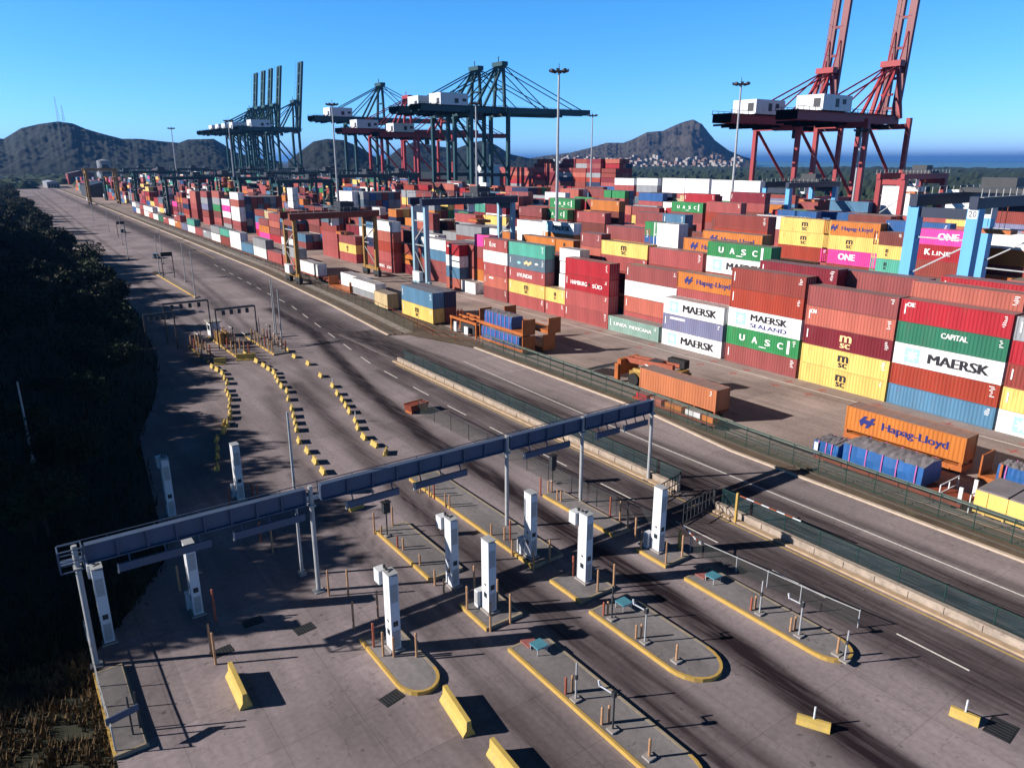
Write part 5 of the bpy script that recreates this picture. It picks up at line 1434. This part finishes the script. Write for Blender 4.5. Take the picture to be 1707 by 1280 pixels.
# ------------------------------------------------------------------ yard gantry cranes
def rtg(label, x0, x1, y0, y1, h, m, m2, lw=1.1, cat='gantry crane', plate=None, group='gantry cranes straddling the stacks'):
    cx, cy = (x0+x1)/2, (y0+y1)/2
    t = thing('yard_gantry_crane', label, cat, (cx,cy,0), 0, group)
    a, b_ = (x1-x0)/2, (y1-y0)/2
    for sx in (-1,1):
        for sy in (-1,1):
            b = MB(); b.bar((sx*a, sy*b_, 1.7), (sx*a, sy*b_, h-1.6), lw, lw*.85); b.build('leg', m, t)
            w = MB(); w.box(sx*a-.45, sy*b_-1.5, .7, sx*a+.45, sy*b_+1.5, 1.7); bo = w.build('bogie', M['dark_steel'], t)
            w = MB()
            for d in (-.85,.85): w.tube((sx*a-.4,sy*b_+d,.7),(sx*a+.4,sy*b_+d,.7),.7,n=14)
            w.build('wheels', M['black'], bo)
        s = MB(); s.bar((sx*a,-b_-1.2,2.1),(sx*a,b_+1.2,2.1),.7,.8); s.build('sill_beam', m, t)
        s = MB(); s.bar((sx*a,-b_+lw*.5,h-2.4),(sx*a,b_-lw*.5,h-2.4),.8,1.4); s.build('end_tie', m2, t)
        s = MB(); s.bar((sx*a-.2,b_,h*.53),(sx*a-.2,-b_,h*.74),.2); s.bar((sx*a-.2,-b_,h*.76),(sx*a-.2,b_,h*.76),.2); s.bar((sx*a-.2,-b_,h*.50),(sx*a-.2,b_,h*.50),.2); s.bar((sx*a-.2,-b_,3),(sx*a-.2,b_,h*.45),.2); s.build('brace', M['galv'], t)
    for sy in (-1,1):
        g_ = MB(); g_.box(-a-1.2, sy*b_-.55, h-1.6, a+1.2, sy*b_+.55, h); g_.build('girder', m2, t)
    r = MB()
    for sy in (-1,1):
        for k in range(13): x = -a-1+(2*a+2)*k/12; r.bar((x,sy*(b_+.75),h-.1),(x,sy*(b_+.75),h+1.0),.07)
        r.bar((-a-1,sy*(b_+.75),h+1.0),(a+1,sy*(b_+.75),h+1.0),.07); r.box(-a-1,sy*(b_+.75)-.35,h-.12,a+1,sy*(b_+.75)+.35,h-.06)
    r.build('walkway', M['galv'], t)
    tr = MB(); tx = a*.35; tr.box(tx-2.6,-b_-.6,h+.02,tx+2.6,b_+.6,h+.7); tr.box(tx-1.8,-b_*.7,h+.7,tx+1.6,b_*.5,h+2.2); tr.box(tx+1.7,-.9,h+.7,tx+2.5,.9,h+1.9); tro = tr.build('trolley', M['dark_steel'], t)
    cb = MB(); cb.box(tx-3.8,-1,h-3.6,tx-1.9,1,h-1.2); c_ = cb.build('operator_cab', M['white_panel'], t); MB().box(tx-3.82,-.9,h-3.0,tx-3.8,.9,h-1.8).build('window', M['glass'], c_)
    sp = MB(); sp.box(tx-1.2,-3,h-6.0,tx+1.2,3,h-5.4)
    for q in (-1,1):
        for w_ in (-1,1): sp.tube((tx+q*.9,w_*1.2,h-5.4),(tx+q*.9,w_*1.2,h+.1),.04,n=5)
    sp.build('spreader', M['orange_steel'], t)
    e = MB(); e.box(-a-1.6,-1.6,2.5,-a-.6,1.6,4.6); e.build('power_unit', M['white_panel'], t)
    if plate:
        pl = MB(); pl.box(-a-lw/2-.04,-b_-.65,h-2.9,-a-lw/2-.005,-b_+.65,h-1.65); p_ = pl.build('number_plate', M['white_panel'], t)
        pts, fs = text_pts(plate); q = MB(); q.add([(-a-lw/2-.05,-b_-pp[0]*.95,h-2.27+pp[1]*.75) for pp in pts], fs); q.build('number', M['black'], p_)
    return t
rtg('pale blue gantry crane over the first block, left of centre', 82.0,105.8,148.4,154.0,21.0,M['blue_crane_pale'],M['navy_crane'],1.0)
rtg('sky blue gantry crane with a number plate at the right edge', 110.0,133.6,46.7,54.7,24.4,M['blue_crane'],M['navy_crane'],1.75,plate='20')
rtg('ochre rail gantry crane straddling the train, left of centre', 62.0,83.0,177.2,184.0,17.0,M['tan_crane'],M['rust_steel'],.9)
rtg('ochre gantry crane far along the tracks, seen end on', 66.0,84.0,590.0,600.0,24.0,M['tan_crane'],M['tan_crane'],1.6)
rtg('second sky blue gantry crane, its tops peeping above the white boxes at the right', 193.0,216.5,133.0,141.0,23.0,M['blue_crane'],M['navy_crane'],1.5)
rtg('red legged gantry crane among the white boxes, right of the red quay cranes', 215.0,238.0,111.5,118.5,25.5,M['red_crane'],M['red_crane'],1.6)
for i, (x, y) in enumerate([(110,330),(138,330),(112,395),(166,352),(84,430),(138,420),(112,480),(166,450),(192,400),(84,520),(140,540),(192,505),(110,600),(168,610),(84,650),(140,680),(200,640),(110,740),(170,760)]):
    rtg('dark green gantry crane in the hazy far yard, %s by distance' % nth(i+1), x, x+23.6, y, y+7.5, 23.0 if i % 2 else 21.0, M['green_crane'], M['teal_crane'], 1.2, group='dark green gantry cranes of the far yard')
# container handler cut by the right edge
t = thing('reach_stacker', 'orange reach stacker with a big dark wheel at the right edge', 'lifting machine', (112.5,37.5,8.0)) if False else None

# ------------------------------------------------------------------ quay cranes
def quay_crane(label, y, k, m, up, house_m, boomlen, girder=41.5, apex=62.0, sep=18.6, x0=250.0, gauge=27.0, group='ship to shore quay cranes', back=24.0, hs0=-14.0, hs1=0.0, gw=3.4, boom_m=None):
    t = thing('quay_crane', label, 'quay crane', (x0, y, 0), 0, group)
    s = sep/2; lw = 1.5*k
    for x in (0, gauge):
        for sy in (-1,1):
            b = MB(); b.bar((x, sy*s, 1.5), (x, sy*s, girder+(2 if x else 1)), lw, lw); b.build('leg', m, t)
        b = MB(); b.bar((x,-s-2,1.6),(x,s+2,1.6),1.4*k,1.8*k); b.build('sill_beam', m, t)
        b = MB(); b.bar((x,-s,girder-.8),(x,s,girder-.8),1.2*k,1.8*k); b.build('cross_beam', m, t)
    for sy in (-1,1):
        b = MB(); b.bar((0,sy*s,girder*.36),(gauge,sy*s,girder*.36),1.1*k,1.4*k); b.build('portal_beam', m, t)
        b = MB(); b.tube((0.5,sy*s,girder-1),(gauge-.5,sy*s,girder*.40),.55*k,n=8); b.build('brace', m, t)
    gy = gw*k; boom_m = boom_m or m
    for sy in (-1,1):
        b = MB(); b.bar((-back*k,sy*gy,girder+1.6),(gauge+4,sy*gy,girder+1.6),1.2*k,3.0*k); b.build('girder', m, t)
    b = MB()
    for q in range(9):
        x = -back*k+(gauge+(back+4)*k)*q/8; b.bar((x,-gy,girder+2.2),(x,gy,girder+2.2),.5*k)
    for sy in (-1,1):
        b.bar((-back*k,sy*(gy+1.4),girder+4.2),(gauge,sy*(gy+1.4),girder+4.2),.14); b.box(-back*k,sy*(gy+1.4)-.6,girder+3.0,gauge,sy*(gy+1.4)+.6,girder+3.1)
        for q in range(20): x = -back*k+(gauge+back*k)*q/19; b.bar((x,sy*(gy+1.4),girder+3.1),(x,sy*(gy+1.4),girder+4.2),.12)
    b.box(-(back+.3)*k,-gy-1,girder+.2,-(back-.8)*k,gy+1,girder+3.2)
    for q in range(14): x = -(back-1)*k+(gauge+(back-2)*k)*q/13; b.box(x,-gy-1.6,girder-.9-(q%3)*.4,x+.5,gy+1.6,girder-.2); b.build('girder_walkways', M['dark_steel'], t)
    h = MB(); h.box(hs0*k,-5*k,girder+3.3,hs1*k,5*k,girder+3.3+4.9*k); hs = h.build('machinery_house', house_m, t)
    h = MB(); h.box(hs0*k-.05,-4*k,girder+4.4,hs0*k,-1.5*k,girder+7.0); h.box((hs0+7)*k,-5*k-.06,girder+4.4,(hs0+9)*k,-5*k,girder+7.0); h.box((hs0+11)*k,-5*k-.06,girder+5.4,(hs0+13)*k,-5*k,girder+7.0); h.build('doors', M['dark_steel'], hs)
    # A frame
    ax = gauge+.5
    for sy in (-1,1):
        b = MB(); b.bar((gauge,sy*(s*.62),girder+2),(ax,sy*gy*.8,apex),1.2*k,1.2*k); b.build('mast', m, t)
        b = MB(); b.bar((gauge-11*k,sy*gy,girder+3),(ax-.4,sy*gy*.8,apex-1),.9*k,.9*k); b.build('back_leg', m, t)
        b = MB(); b.tube((ax,sy*gy*.8,apex-.5),(-16*k,sy*gy,girder+3.2),.28*k,n=6); b.build('backstay', m, t)
        b = MB(); b.tube((ax,sy*gy*.8,apex-.5),(1,sy*gy,girder+3.2),.28*k,n=6); b.build('backstay', m, t)
    b = MB(); b.box(ax-1.6*k,-gy-1,apex-.8,ax+1.6*k,gy+1,apex+1.2*k); b.bar((ax-1,-gy*.8,girder+(apex-girder)*.5),(ax-1,gy*.8,girder+(apex-girder)*.5),.8*k); b.tube((ax-1,0,apex+1),(ax-1,0,apex+3.5*k),.3); b.build('mast_head', m, t)
    # boom
    hx = gauge+2.6; hz = girder+1.8
    ang = R(up); ca, sa = math.cos(ang), math.sin(ang)
    def bp(d, e, sy): return (hx+d*ca-e*sa, sy*gy*.85, hz+d*sa+e*ca)
    for sy in (-1,1):
        b = MB(); b.bar(bp(0,0,sy), bp(boomlen,0,sy), 1.5*k, 2.6*k); b.build('boom_beam', boom_m, t)
    b = MB()
    for q in range(7):
        d = boomlen*(.06+.155*q); b.bar(bp(d,.3,-1), bp(d,.3,1), .9*k)
    for q in range(12):
        d = boomlen*(.06+.08*q); b.bar(bp(d,1.2*k,1.25), bp(d,2.2*k,1.25), .12)
    b.bar(bp(0,2.2*k,1.25), bp(boomlen,2.2*k,1.25), .12); b.build('boom_ties', boom_m, t)
    for sy in (-1,1):
        for f in ((.45,.9) if up < 30 else (.45,)):
            b = MB(); q = bp(boomlen*f,1.1*k,sy); b.tube((ax,sy*gy*.8,apex-.3), q, .22*k, n=6); b.build('forestay', m, t)
    b = MB(); b.box(gauge*.3-2,-gy-1,girder-1.5,gauge*.3+3,gy+1,girder); b.box(gauge*.3+3.2,-1.2,girder-4.4,gauge*.3+5.6,1.2,girder-1.4); b.build('trolley_cab', M['dark_steel'], t)
    return t
W_ = M['white_panel']
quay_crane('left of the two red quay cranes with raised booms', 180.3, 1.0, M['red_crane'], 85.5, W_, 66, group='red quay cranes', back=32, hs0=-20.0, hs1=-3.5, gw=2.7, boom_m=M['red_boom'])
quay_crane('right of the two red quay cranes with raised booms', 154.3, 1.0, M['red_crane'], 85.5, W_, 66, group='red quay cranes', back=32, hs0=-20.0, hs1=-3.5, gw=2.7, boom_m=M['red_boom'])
quay_crane('nearer of the two dark teal quay cranes with long lowered booms', 403, 1.35, M['teal_crane'], 0.6, W_, 68, 57, 85, 19, group='dark teal quay cranes')
quay_crane('further of the two dark teal quay cranes with long lowered booms', 430, 1.35, M['teal_crane'], 0.6, W_, 66, 57, 85, 19, group='dark teal quay cranes')
quay_crane('dark teal quay crane standing alone left of the pair', 570, 1.3, M['teal_crane'], 0.6, W_, 62, 58, 86, 19, group='dark teal quay cranes')
quay_crane('hazy red quay crane with lowered boom between the teal ones', 525, 1.2, M['red_crane'], 0.6, W_, 58, 48, 74, 20, group='red quay cranes')
quay_crane('hazy red quay crane half hidden behind the teal pair', 470, 1.1, M['red_crane'], 0.6, W_, 50, 44, 66, 20, group='red quay cranes')
for i, y in enumerate((765, 828, 856, 881, 908)):
    quay_crane('teal quay crane with raised boom in the far left group, %s from the right' % nth(i+1), y, 1.35, M['green_crane'] if i else M['teal_crane'], 83, W_, 66 if i else 64, 57, 85, 18, group='far quay cranes with raised booms')

# ------------------------------------------------------------------ tall light masts
def light_mast(u_label, x, y, h):
    t = thing('light_mast', u_label, 'light mast', (x,y,0), 0, 'tall yard light masts')
    MB().tube((0,0,0),(0,0,h),.5,.24,10).build('pole', M['galv'], t)
    b = MB(); b.tube((0,0,h-.8),(0,0,h-.5),1.7,1.7,12)
    b.build('head_ring', M['dark_steel'], t)
    for k in range(8):
        a = k*math.pi/4; c, s = math.cos(a), math.sin(a)
        f = MB(); f.add([(c*1.6-s*.4,s*1.6+c*.4,h-1.0),(c*1.6+s*.4,s*1.6-c*.4,h-1.0),(c*2.5+s*.4,s*2.5-c*.4,h-.7),(c*2.5-s*.4,s*2.5+c*.4,h-.7),(c*1.6-s*.4,s*1.6+c*.4,h-.4),(c*1.6+s*.4,s*1.6-c*.4,h-.4),(c*2.5+s*.4,s*2.5-c*.4,h-.1),(c*2.5-s*.4,s*2.5+c*.4,h-.1)],[(0,3,2,1),(4,5,6,7),(0,1,5,4),(1,2,6,5),(2,3,7,6),(3,0,4,7)])
        f.build('floodlight', M['dark_steel'], t)
    MB().tube((0,0,h-.5),(0,0,h+1.2),.08).build('lightning_rod', M['dark_steel'], t)
MASTS = [(932,115,200,'tallest light mast, in front of the teal boom tip'),(1236,137,231,'light mast left of the red quay cranes'),(553,172,307,'light mast left of the lone teal crane'),(988,191,383,'light mast in front of the far pointed hill'),(285,213,536,'small light mast before the wooded left hill'),(380,200,421,'light mast at the left end of the far crane group'),(793,170,300,'thin mast among the legs of the teal cranes'),(1437,215,260,'thin mast under the right red crane')]
for u, v, dd, lab in MASTS:
    Xc = (u-853.5)/1229.0; up_ = -(v-640)/1229.0
    Yh = _c + up_*_s; t_ = dd/Yh
    Xw, Yw = Xc*t_, dd
    light_mast(lab, Xw*_ca+Yw*_sa, -Xw*_sa+Yw*_ca, HCAM + (-_s+up_*_c)*t_)
# radio masts on the wooded hill
for i, (u, v, lab) in enumerate([(108,173,'tall lattice radio mast on top of the wooded hill'),(117,185,'shorter radio mast on top of the wooded hill')]):
    a = az_of(u); x, y = polar(a, 2300); hz = HCAM+(268-206)*2300*math.cos(R(a-35.43))/1229-4
    t = thing('radio_mast', lab, 'radio mast', (x,y,hz), 0, 'radio masts on the hill')
    hh = (206-v)*2300*math.cos(R(a-35.43))/1229+4
    b = MB()
    for q in range(3):
        aa = q*2.094; b.tube((3.2*math.cos(aa),3.2*math.sin(aa),0),(.4*math.cos(aa),.4*math.sin(aa),hh),.45,.3,5)
    b.build('legs', M['galv'], t)
    b = MB()
    for q in range(9):
        z = hh*q/9.; r_ = 3.2+(.4-3.2)*z/hh
        for w in range(3):
            aa = w*2.094; b.bar((r_*math.cos(aa),r_*math.sin(aa),z),(r_*math.cos(aa+2.094),r_*math.sin(aa+2.094),z),.3)
    b.build('lattice', M['dark_steel'], t)
# sheds, tanks and clutter of the hazy far left
t = thing('storage_tank', 'pale round storage tank in the haze left of the far yard', 'tank', (131,1000,0))
MB().tube((0,0,0),(0,0,29),7,7,24).build('shell', M['c_grey'], t); MB().tube((0,0,29),(0,0,30.5),7,.6,24).build('roof', M['galv'], t)
def shed(x, y, w, L, h, m, rm_, label):
    t = thing('warehouse', label, 'warehouse', (x,y,0), 0, 'low sheds at the far end of the road')
    MB().box(-w/2,-L/2,0,w/2,L/2,h).build('wall', m, t)
    MB().profile([(-w/2-.5,h),(w/2+.5,h),(w/2+.5,h+.25),(0,h+w*.13),(-w/2-.5,h+.25)],-L/2-.5,L/2+.5).build('roof', rm_, t)
    b = MB()
    for k in range(4): b.box(-w*.4+k*w*.22,-L/2-.06,0,-w*.4+k*w*.22+w*.13,-L/2-.003,h*.7)
    b.build('doors', M['dark_steel'], t)
shed(92,735,26,52,9,M['dark_steel'],M['dark_steel'],'dark warehouse beside the far end of the tracks')
shed(76,1010,12,60,6,M['c_grey'],M['galv'],'long grey shed in the haze past the road bend')
shed(34,1290,26,24,6,M['c_grey'],M['galv'],'pale shed at the far left end of the road')
shed(118,1120,30,24,13,M['c_brick'],M['c_brown'],'dull red shed in the haze below the wooded hill')
shed(150,1150,16,20,14,M['c_grey'],M['galv'],'grey block in the haze below the wooded hill')
shed(236,1250,40,30,13,M['c_cream'],M['c_dusty red'],'pale shed with a dull red roof below the wooded hill')
for i, (x, y, w, h) in enumerate([(100,640,9,8),(128,700,8,10),(176,720,10,9),(140,860,12,10),(205,820,12,12),(230,900,10,14),(172,960,14,9),(120,930,10,8)]):
    shed(x, y, w, w*1.2, h, M[('c_grey','white_panel','c_slate','c_cream')[i%4]], M['galv'], 'small port shed in the hazy far yard, %s by distance' % nth(i+1))
# cars on the far road
_car = None
for i, (x, y, c, lab) in enumerate([(49.5,352,'dark_steel','dark car far along the road'),(43.5,252,'c_slate','slate blue car passing the end of the long median')]):
    t = thing('parked_car', lab, 'car', (x,y,.0), R(-2), 'cars on the far road')
    MB().profile([(-.88,.3),(.88,.3),(.9,.85),(-.9,.85)],-2.2,2.2).build('body', M[c], t)
    b = MB(); b.add([(-.82,-1.5,.85),(.82,-1.5,.85),(.82,1.0,.85),(-.82,1.0,.85),(-.66,-1.0,1.45),(.66,-1.0,1.45),(.66,.4,1.45),(-.66,.4,1.45)],[(4,5,6,7),(0,1,5,4),(1,2,6,5),(2,3,7,6),(3,0,4,7)]); b.build('cabin', M['glass'], t)
    b = MB()
    for sx in (-.8,.8):
        for sy in (-1.4,1.35): b.tube((sx-.1,sy,.32),(sx+.1,sy,.32),.32,n=12)
    b.build('wheels', M['black'], t)
# ------------------------------------------------------------------ trees on the left
RT = random.Random(4)
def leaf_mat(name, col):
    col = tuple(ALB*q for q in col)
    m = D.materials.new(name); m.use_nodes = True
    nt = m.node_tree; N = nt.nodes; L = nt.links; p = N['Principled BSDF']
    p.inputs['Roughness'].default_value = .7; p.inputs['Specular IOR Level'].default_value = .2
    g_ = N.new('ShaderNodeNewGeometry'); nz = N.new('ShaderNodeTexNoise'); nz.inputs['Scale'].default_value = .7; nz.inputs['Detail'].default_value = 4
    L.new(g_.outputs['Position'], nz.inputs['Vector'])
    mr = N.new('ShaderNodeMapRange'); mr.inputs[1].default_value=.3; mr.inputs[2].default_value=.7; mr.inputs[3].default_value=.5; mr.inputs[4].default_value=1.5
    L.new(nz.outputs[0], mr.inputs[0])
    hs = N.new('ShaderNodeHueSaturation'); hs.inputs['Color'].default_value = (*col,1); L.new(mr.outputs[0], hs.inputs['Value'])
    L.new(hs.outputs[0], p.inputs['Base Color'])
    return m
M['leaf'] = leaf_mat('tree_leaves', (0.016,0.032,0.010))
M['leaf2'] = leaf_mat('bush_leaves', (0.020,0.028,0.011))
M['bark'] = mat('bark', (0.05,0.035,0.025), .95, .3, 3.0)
M['dry'] = leaf_mat('dry_grass_blades', (0.16,0.10,0.045))
def tree_meshes(h, r, n, seed):
    rn = random.Random(seed)
    b = MB(); top = Vector((0,0,h*.62)); b.tube((0,0,-.3),top,.022*h,.011*h,8)
    clumps = []
    for k in range(9):
        a = k*2.4+rn.uniform(-.4,.4); rr = r*rn.uniform(.35,.8); z = h*rn.uniform(.45,.88)
        q = Vector((rr*math.cos(a), rr*math.sin(a), z)); s0 = Vector((0,0,h*rn.uniform(.28,.58)))
        b.tube(s0,q,.010*h,.004*h,5); clumps.append((q, r*rn.uniform(.30,.5)))
    clumps.append((Vector((0,0,h*.9)), r*.45))
    vs = []; fs = []
    for k in range(n):
        c, cr = rn.choice(clumps)
        d = Vector((rn.gauss(0,1),rn.gauss(0,1),rn.gauss(0,.75))).normalized()*cr*(rn.random()**.4)*1.05
        p = c+d; s = rn.uniform(.22,.5)*(h/9)
        nrm = Vector((rn.gauss(0,1),rn.gauss(0,1),rn.gauss(.4,1))).normalized()
        t1 = nrm.orthogonal().normalized()*s; t2 = nrm.cross(t1).normalized()*s*.6
        i = len(vs); vs += [p-t1, p-t2*.9, p+t1, p+t2*.9]; fs.append((i,i+1,i+2,i+3))
    me = D.meshes.new('crown'); me.from_pydata([tuple(v) for v in vs], [], fs)
    return b.mesh('trunk'), me
TM = [tree_meshes(9,4.2,2200,1), tree_meshes(8,4.6,2200,2), tree_meshes(10.5,4.4,2400,3), tree_meshes(6,3.4,1600,4)]
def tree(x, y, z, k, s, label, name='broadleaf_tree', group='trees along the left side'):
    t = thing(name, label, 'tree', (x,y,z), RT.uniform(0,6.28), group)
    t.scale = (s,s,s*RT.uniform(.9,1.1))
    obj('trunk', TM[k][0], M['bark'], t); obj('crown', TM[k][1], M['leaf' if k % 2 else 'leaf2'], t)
n = 0
# those that show in the frame, all in the shade of the ridge
VT = []
y = 66.0
while y < 900:
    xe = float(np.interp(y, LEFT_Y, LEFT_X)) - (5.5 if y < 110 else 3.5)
    lo = -3.0 if y < 200 else -1.0
    for q in range(2):
        VT.append((lo + (xe-lo)*RT.random()**.6, y+RT.uniform(-3,3)))
    y += 7.5 if y < 200 else 10 if y < 400 else 20
for x, y in VT:
    n += 1
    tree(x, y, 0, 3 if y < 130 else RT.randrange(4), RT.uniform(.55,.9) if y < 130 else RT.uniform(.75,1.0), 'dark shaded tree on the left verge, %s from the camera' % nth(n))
# ridge behind them (outside the frame): the hill that throws the long shade
RIDGE = [(56,2),(60,15),(64,22),(75,24.5),(104,22.5),(119,25.0),(143,27.0),(203,29.5),(262,31),(303,27),(360,24),(425,26),(560,28),(660,29),(800,27),(900,10)]
vs = []; fs = []
xs_ = [-95,-70,-52,-40,-32,-26,-20,-13,-8]
sh = [0,.55,.85,.97,1.0,.9,.55,.15,0]
ry = list(range(46,110,4))+list(range(110,910,12)); 
for yy in ry:
    hh = float(np.interp(yy,[p[0] for p in RIDGE],[p[1] for p in RIDGE]))
    for xx, s_ in zip(xs_, sh):
        vs.append((xx+1.5*noise.noise(Vector((yy*.05,xx,0))), yy, -.1+max(0,hh-2.2)*s_*(1+.12*noise.noise(Vector((xx*.08,yy*.05,4))))))
nn = len(xs_)
fs = [(j*nn+i,j*nn+i+1,(j+1)*nn+i+1,(j+1)*nn+i) for j in range(len(ry)-1) for i in range(nn-1)]
me = D.meshes.new('wooded_ridge'); me.from_pydata(vs,[],fs); kind(obj('wooded_ridge', me, M['earth']), 'structure')
n = 0; y = 61.0
while y < 890:
    hh = float(np.interp(y,[p[0] for p in RIDGE],[p[1] for p in RIDGE])) - 2.0
    for x0 in ((-31,-24) if y < 420 else (-30,)):
        n += 1
        z = max(0,hh-7.2)*(1.0 if x0 < -28 else .95)-.3
        s = RT.uniform(.75,1.08)
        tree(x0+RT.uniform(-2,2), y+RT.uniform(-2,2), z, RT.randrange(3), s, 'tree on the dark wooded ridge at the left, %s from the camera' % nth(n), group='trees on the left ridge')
    y += 5.0 if y < 300 else 9
# dry grass in the lit corner
gr = MB(); rn = random.Random(8); V = []; Fc = []
for k in range(5200):
    x = rn.uniform(-5.5,1.1); y = rn.uniform(34,47)
    if noise.noise(Vector((x*.6,y*.6,0))) < -.25: continue
    h = rn.uniform(.15,.6); a = rn.uniform(0,6.28); w = .05; l = rn.uniform(-.25,.25)
    i = len(V); V += [(x-w*math.cos(a),y-w*math.sin(a),-.05),(x+w*math.cos(a),y+w*math.sin(a),-.05),(x+l,y+l*.6,h)]; Fc.append((i,i+1,i+2))
me = D.meshes.new('dry_grass'); me.from_pydata(V,[],Fc)
tag(kind(obj('dry_grass', me, M['dry']), 'stuff'), 'dry brown grass lit by the sun in the bottom left corner', 'grass')
V = []; Fc = []
for k in range(9000):
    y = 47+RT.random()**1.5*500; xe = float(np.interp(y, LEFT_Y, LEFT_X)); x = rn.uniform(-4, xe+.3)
    h = rn.uniform(.3,1.3); a = rn.uniform(0,6.28); w = .12; l = rn.uniform(-.5,.5)
    i = len(V); V += [(x-w*math.cos(a),y-w*math.sin(a),-.05),(x+w*math.cos(a),y+w*math.sin(a),-.05),(x+l,y+l*.6,h)]; Fc.append((i,i+1,i+2))
me = D.meshes.new('verge_scrub'); me.from_pydata(V,[],Fc)
tag(kind(obj('verge_scrub', me, M['leaf2']), 'stuff'), 'dark scrub and weeds in the shade along the left verge', 'scrub')
# haze
HAZE = 0.00006
if HAZE:
    hz = MB(); hz.box(-3300,-3300,-2.5,60500,60500,300)
    hm = D.materials.new('haze'); hm.use_nodes = True
    nt = hm.node_tree; nt.nodes.clear()
    vo = nt.nodes.new('ShaderNodeVolumePrincipled'); vo.inputs['Color'].default_value = (0.14,0.42,1.0,1); vo.inputs['Density'].default_value = HAZE
    vo.inputs['Anisotropy'].default_value = 0.3
    om = nt.nodes.new('ShaderNodeOutputMaterial'); nt.links.new(vo.outputs[0], om.inputs['Volume'])
    kind(hz.build('haze', hm), 'stuff')
for lab, names in LABELS.items():
    if len(names) > 1: print('DUP LABEL', lab, len(names))
for o in D.objects:
    if o.get('label') and not (4 <= len(o['label'].split()) <= 16): print('LEN', len(o['label'].split()), o.name, o['label'])
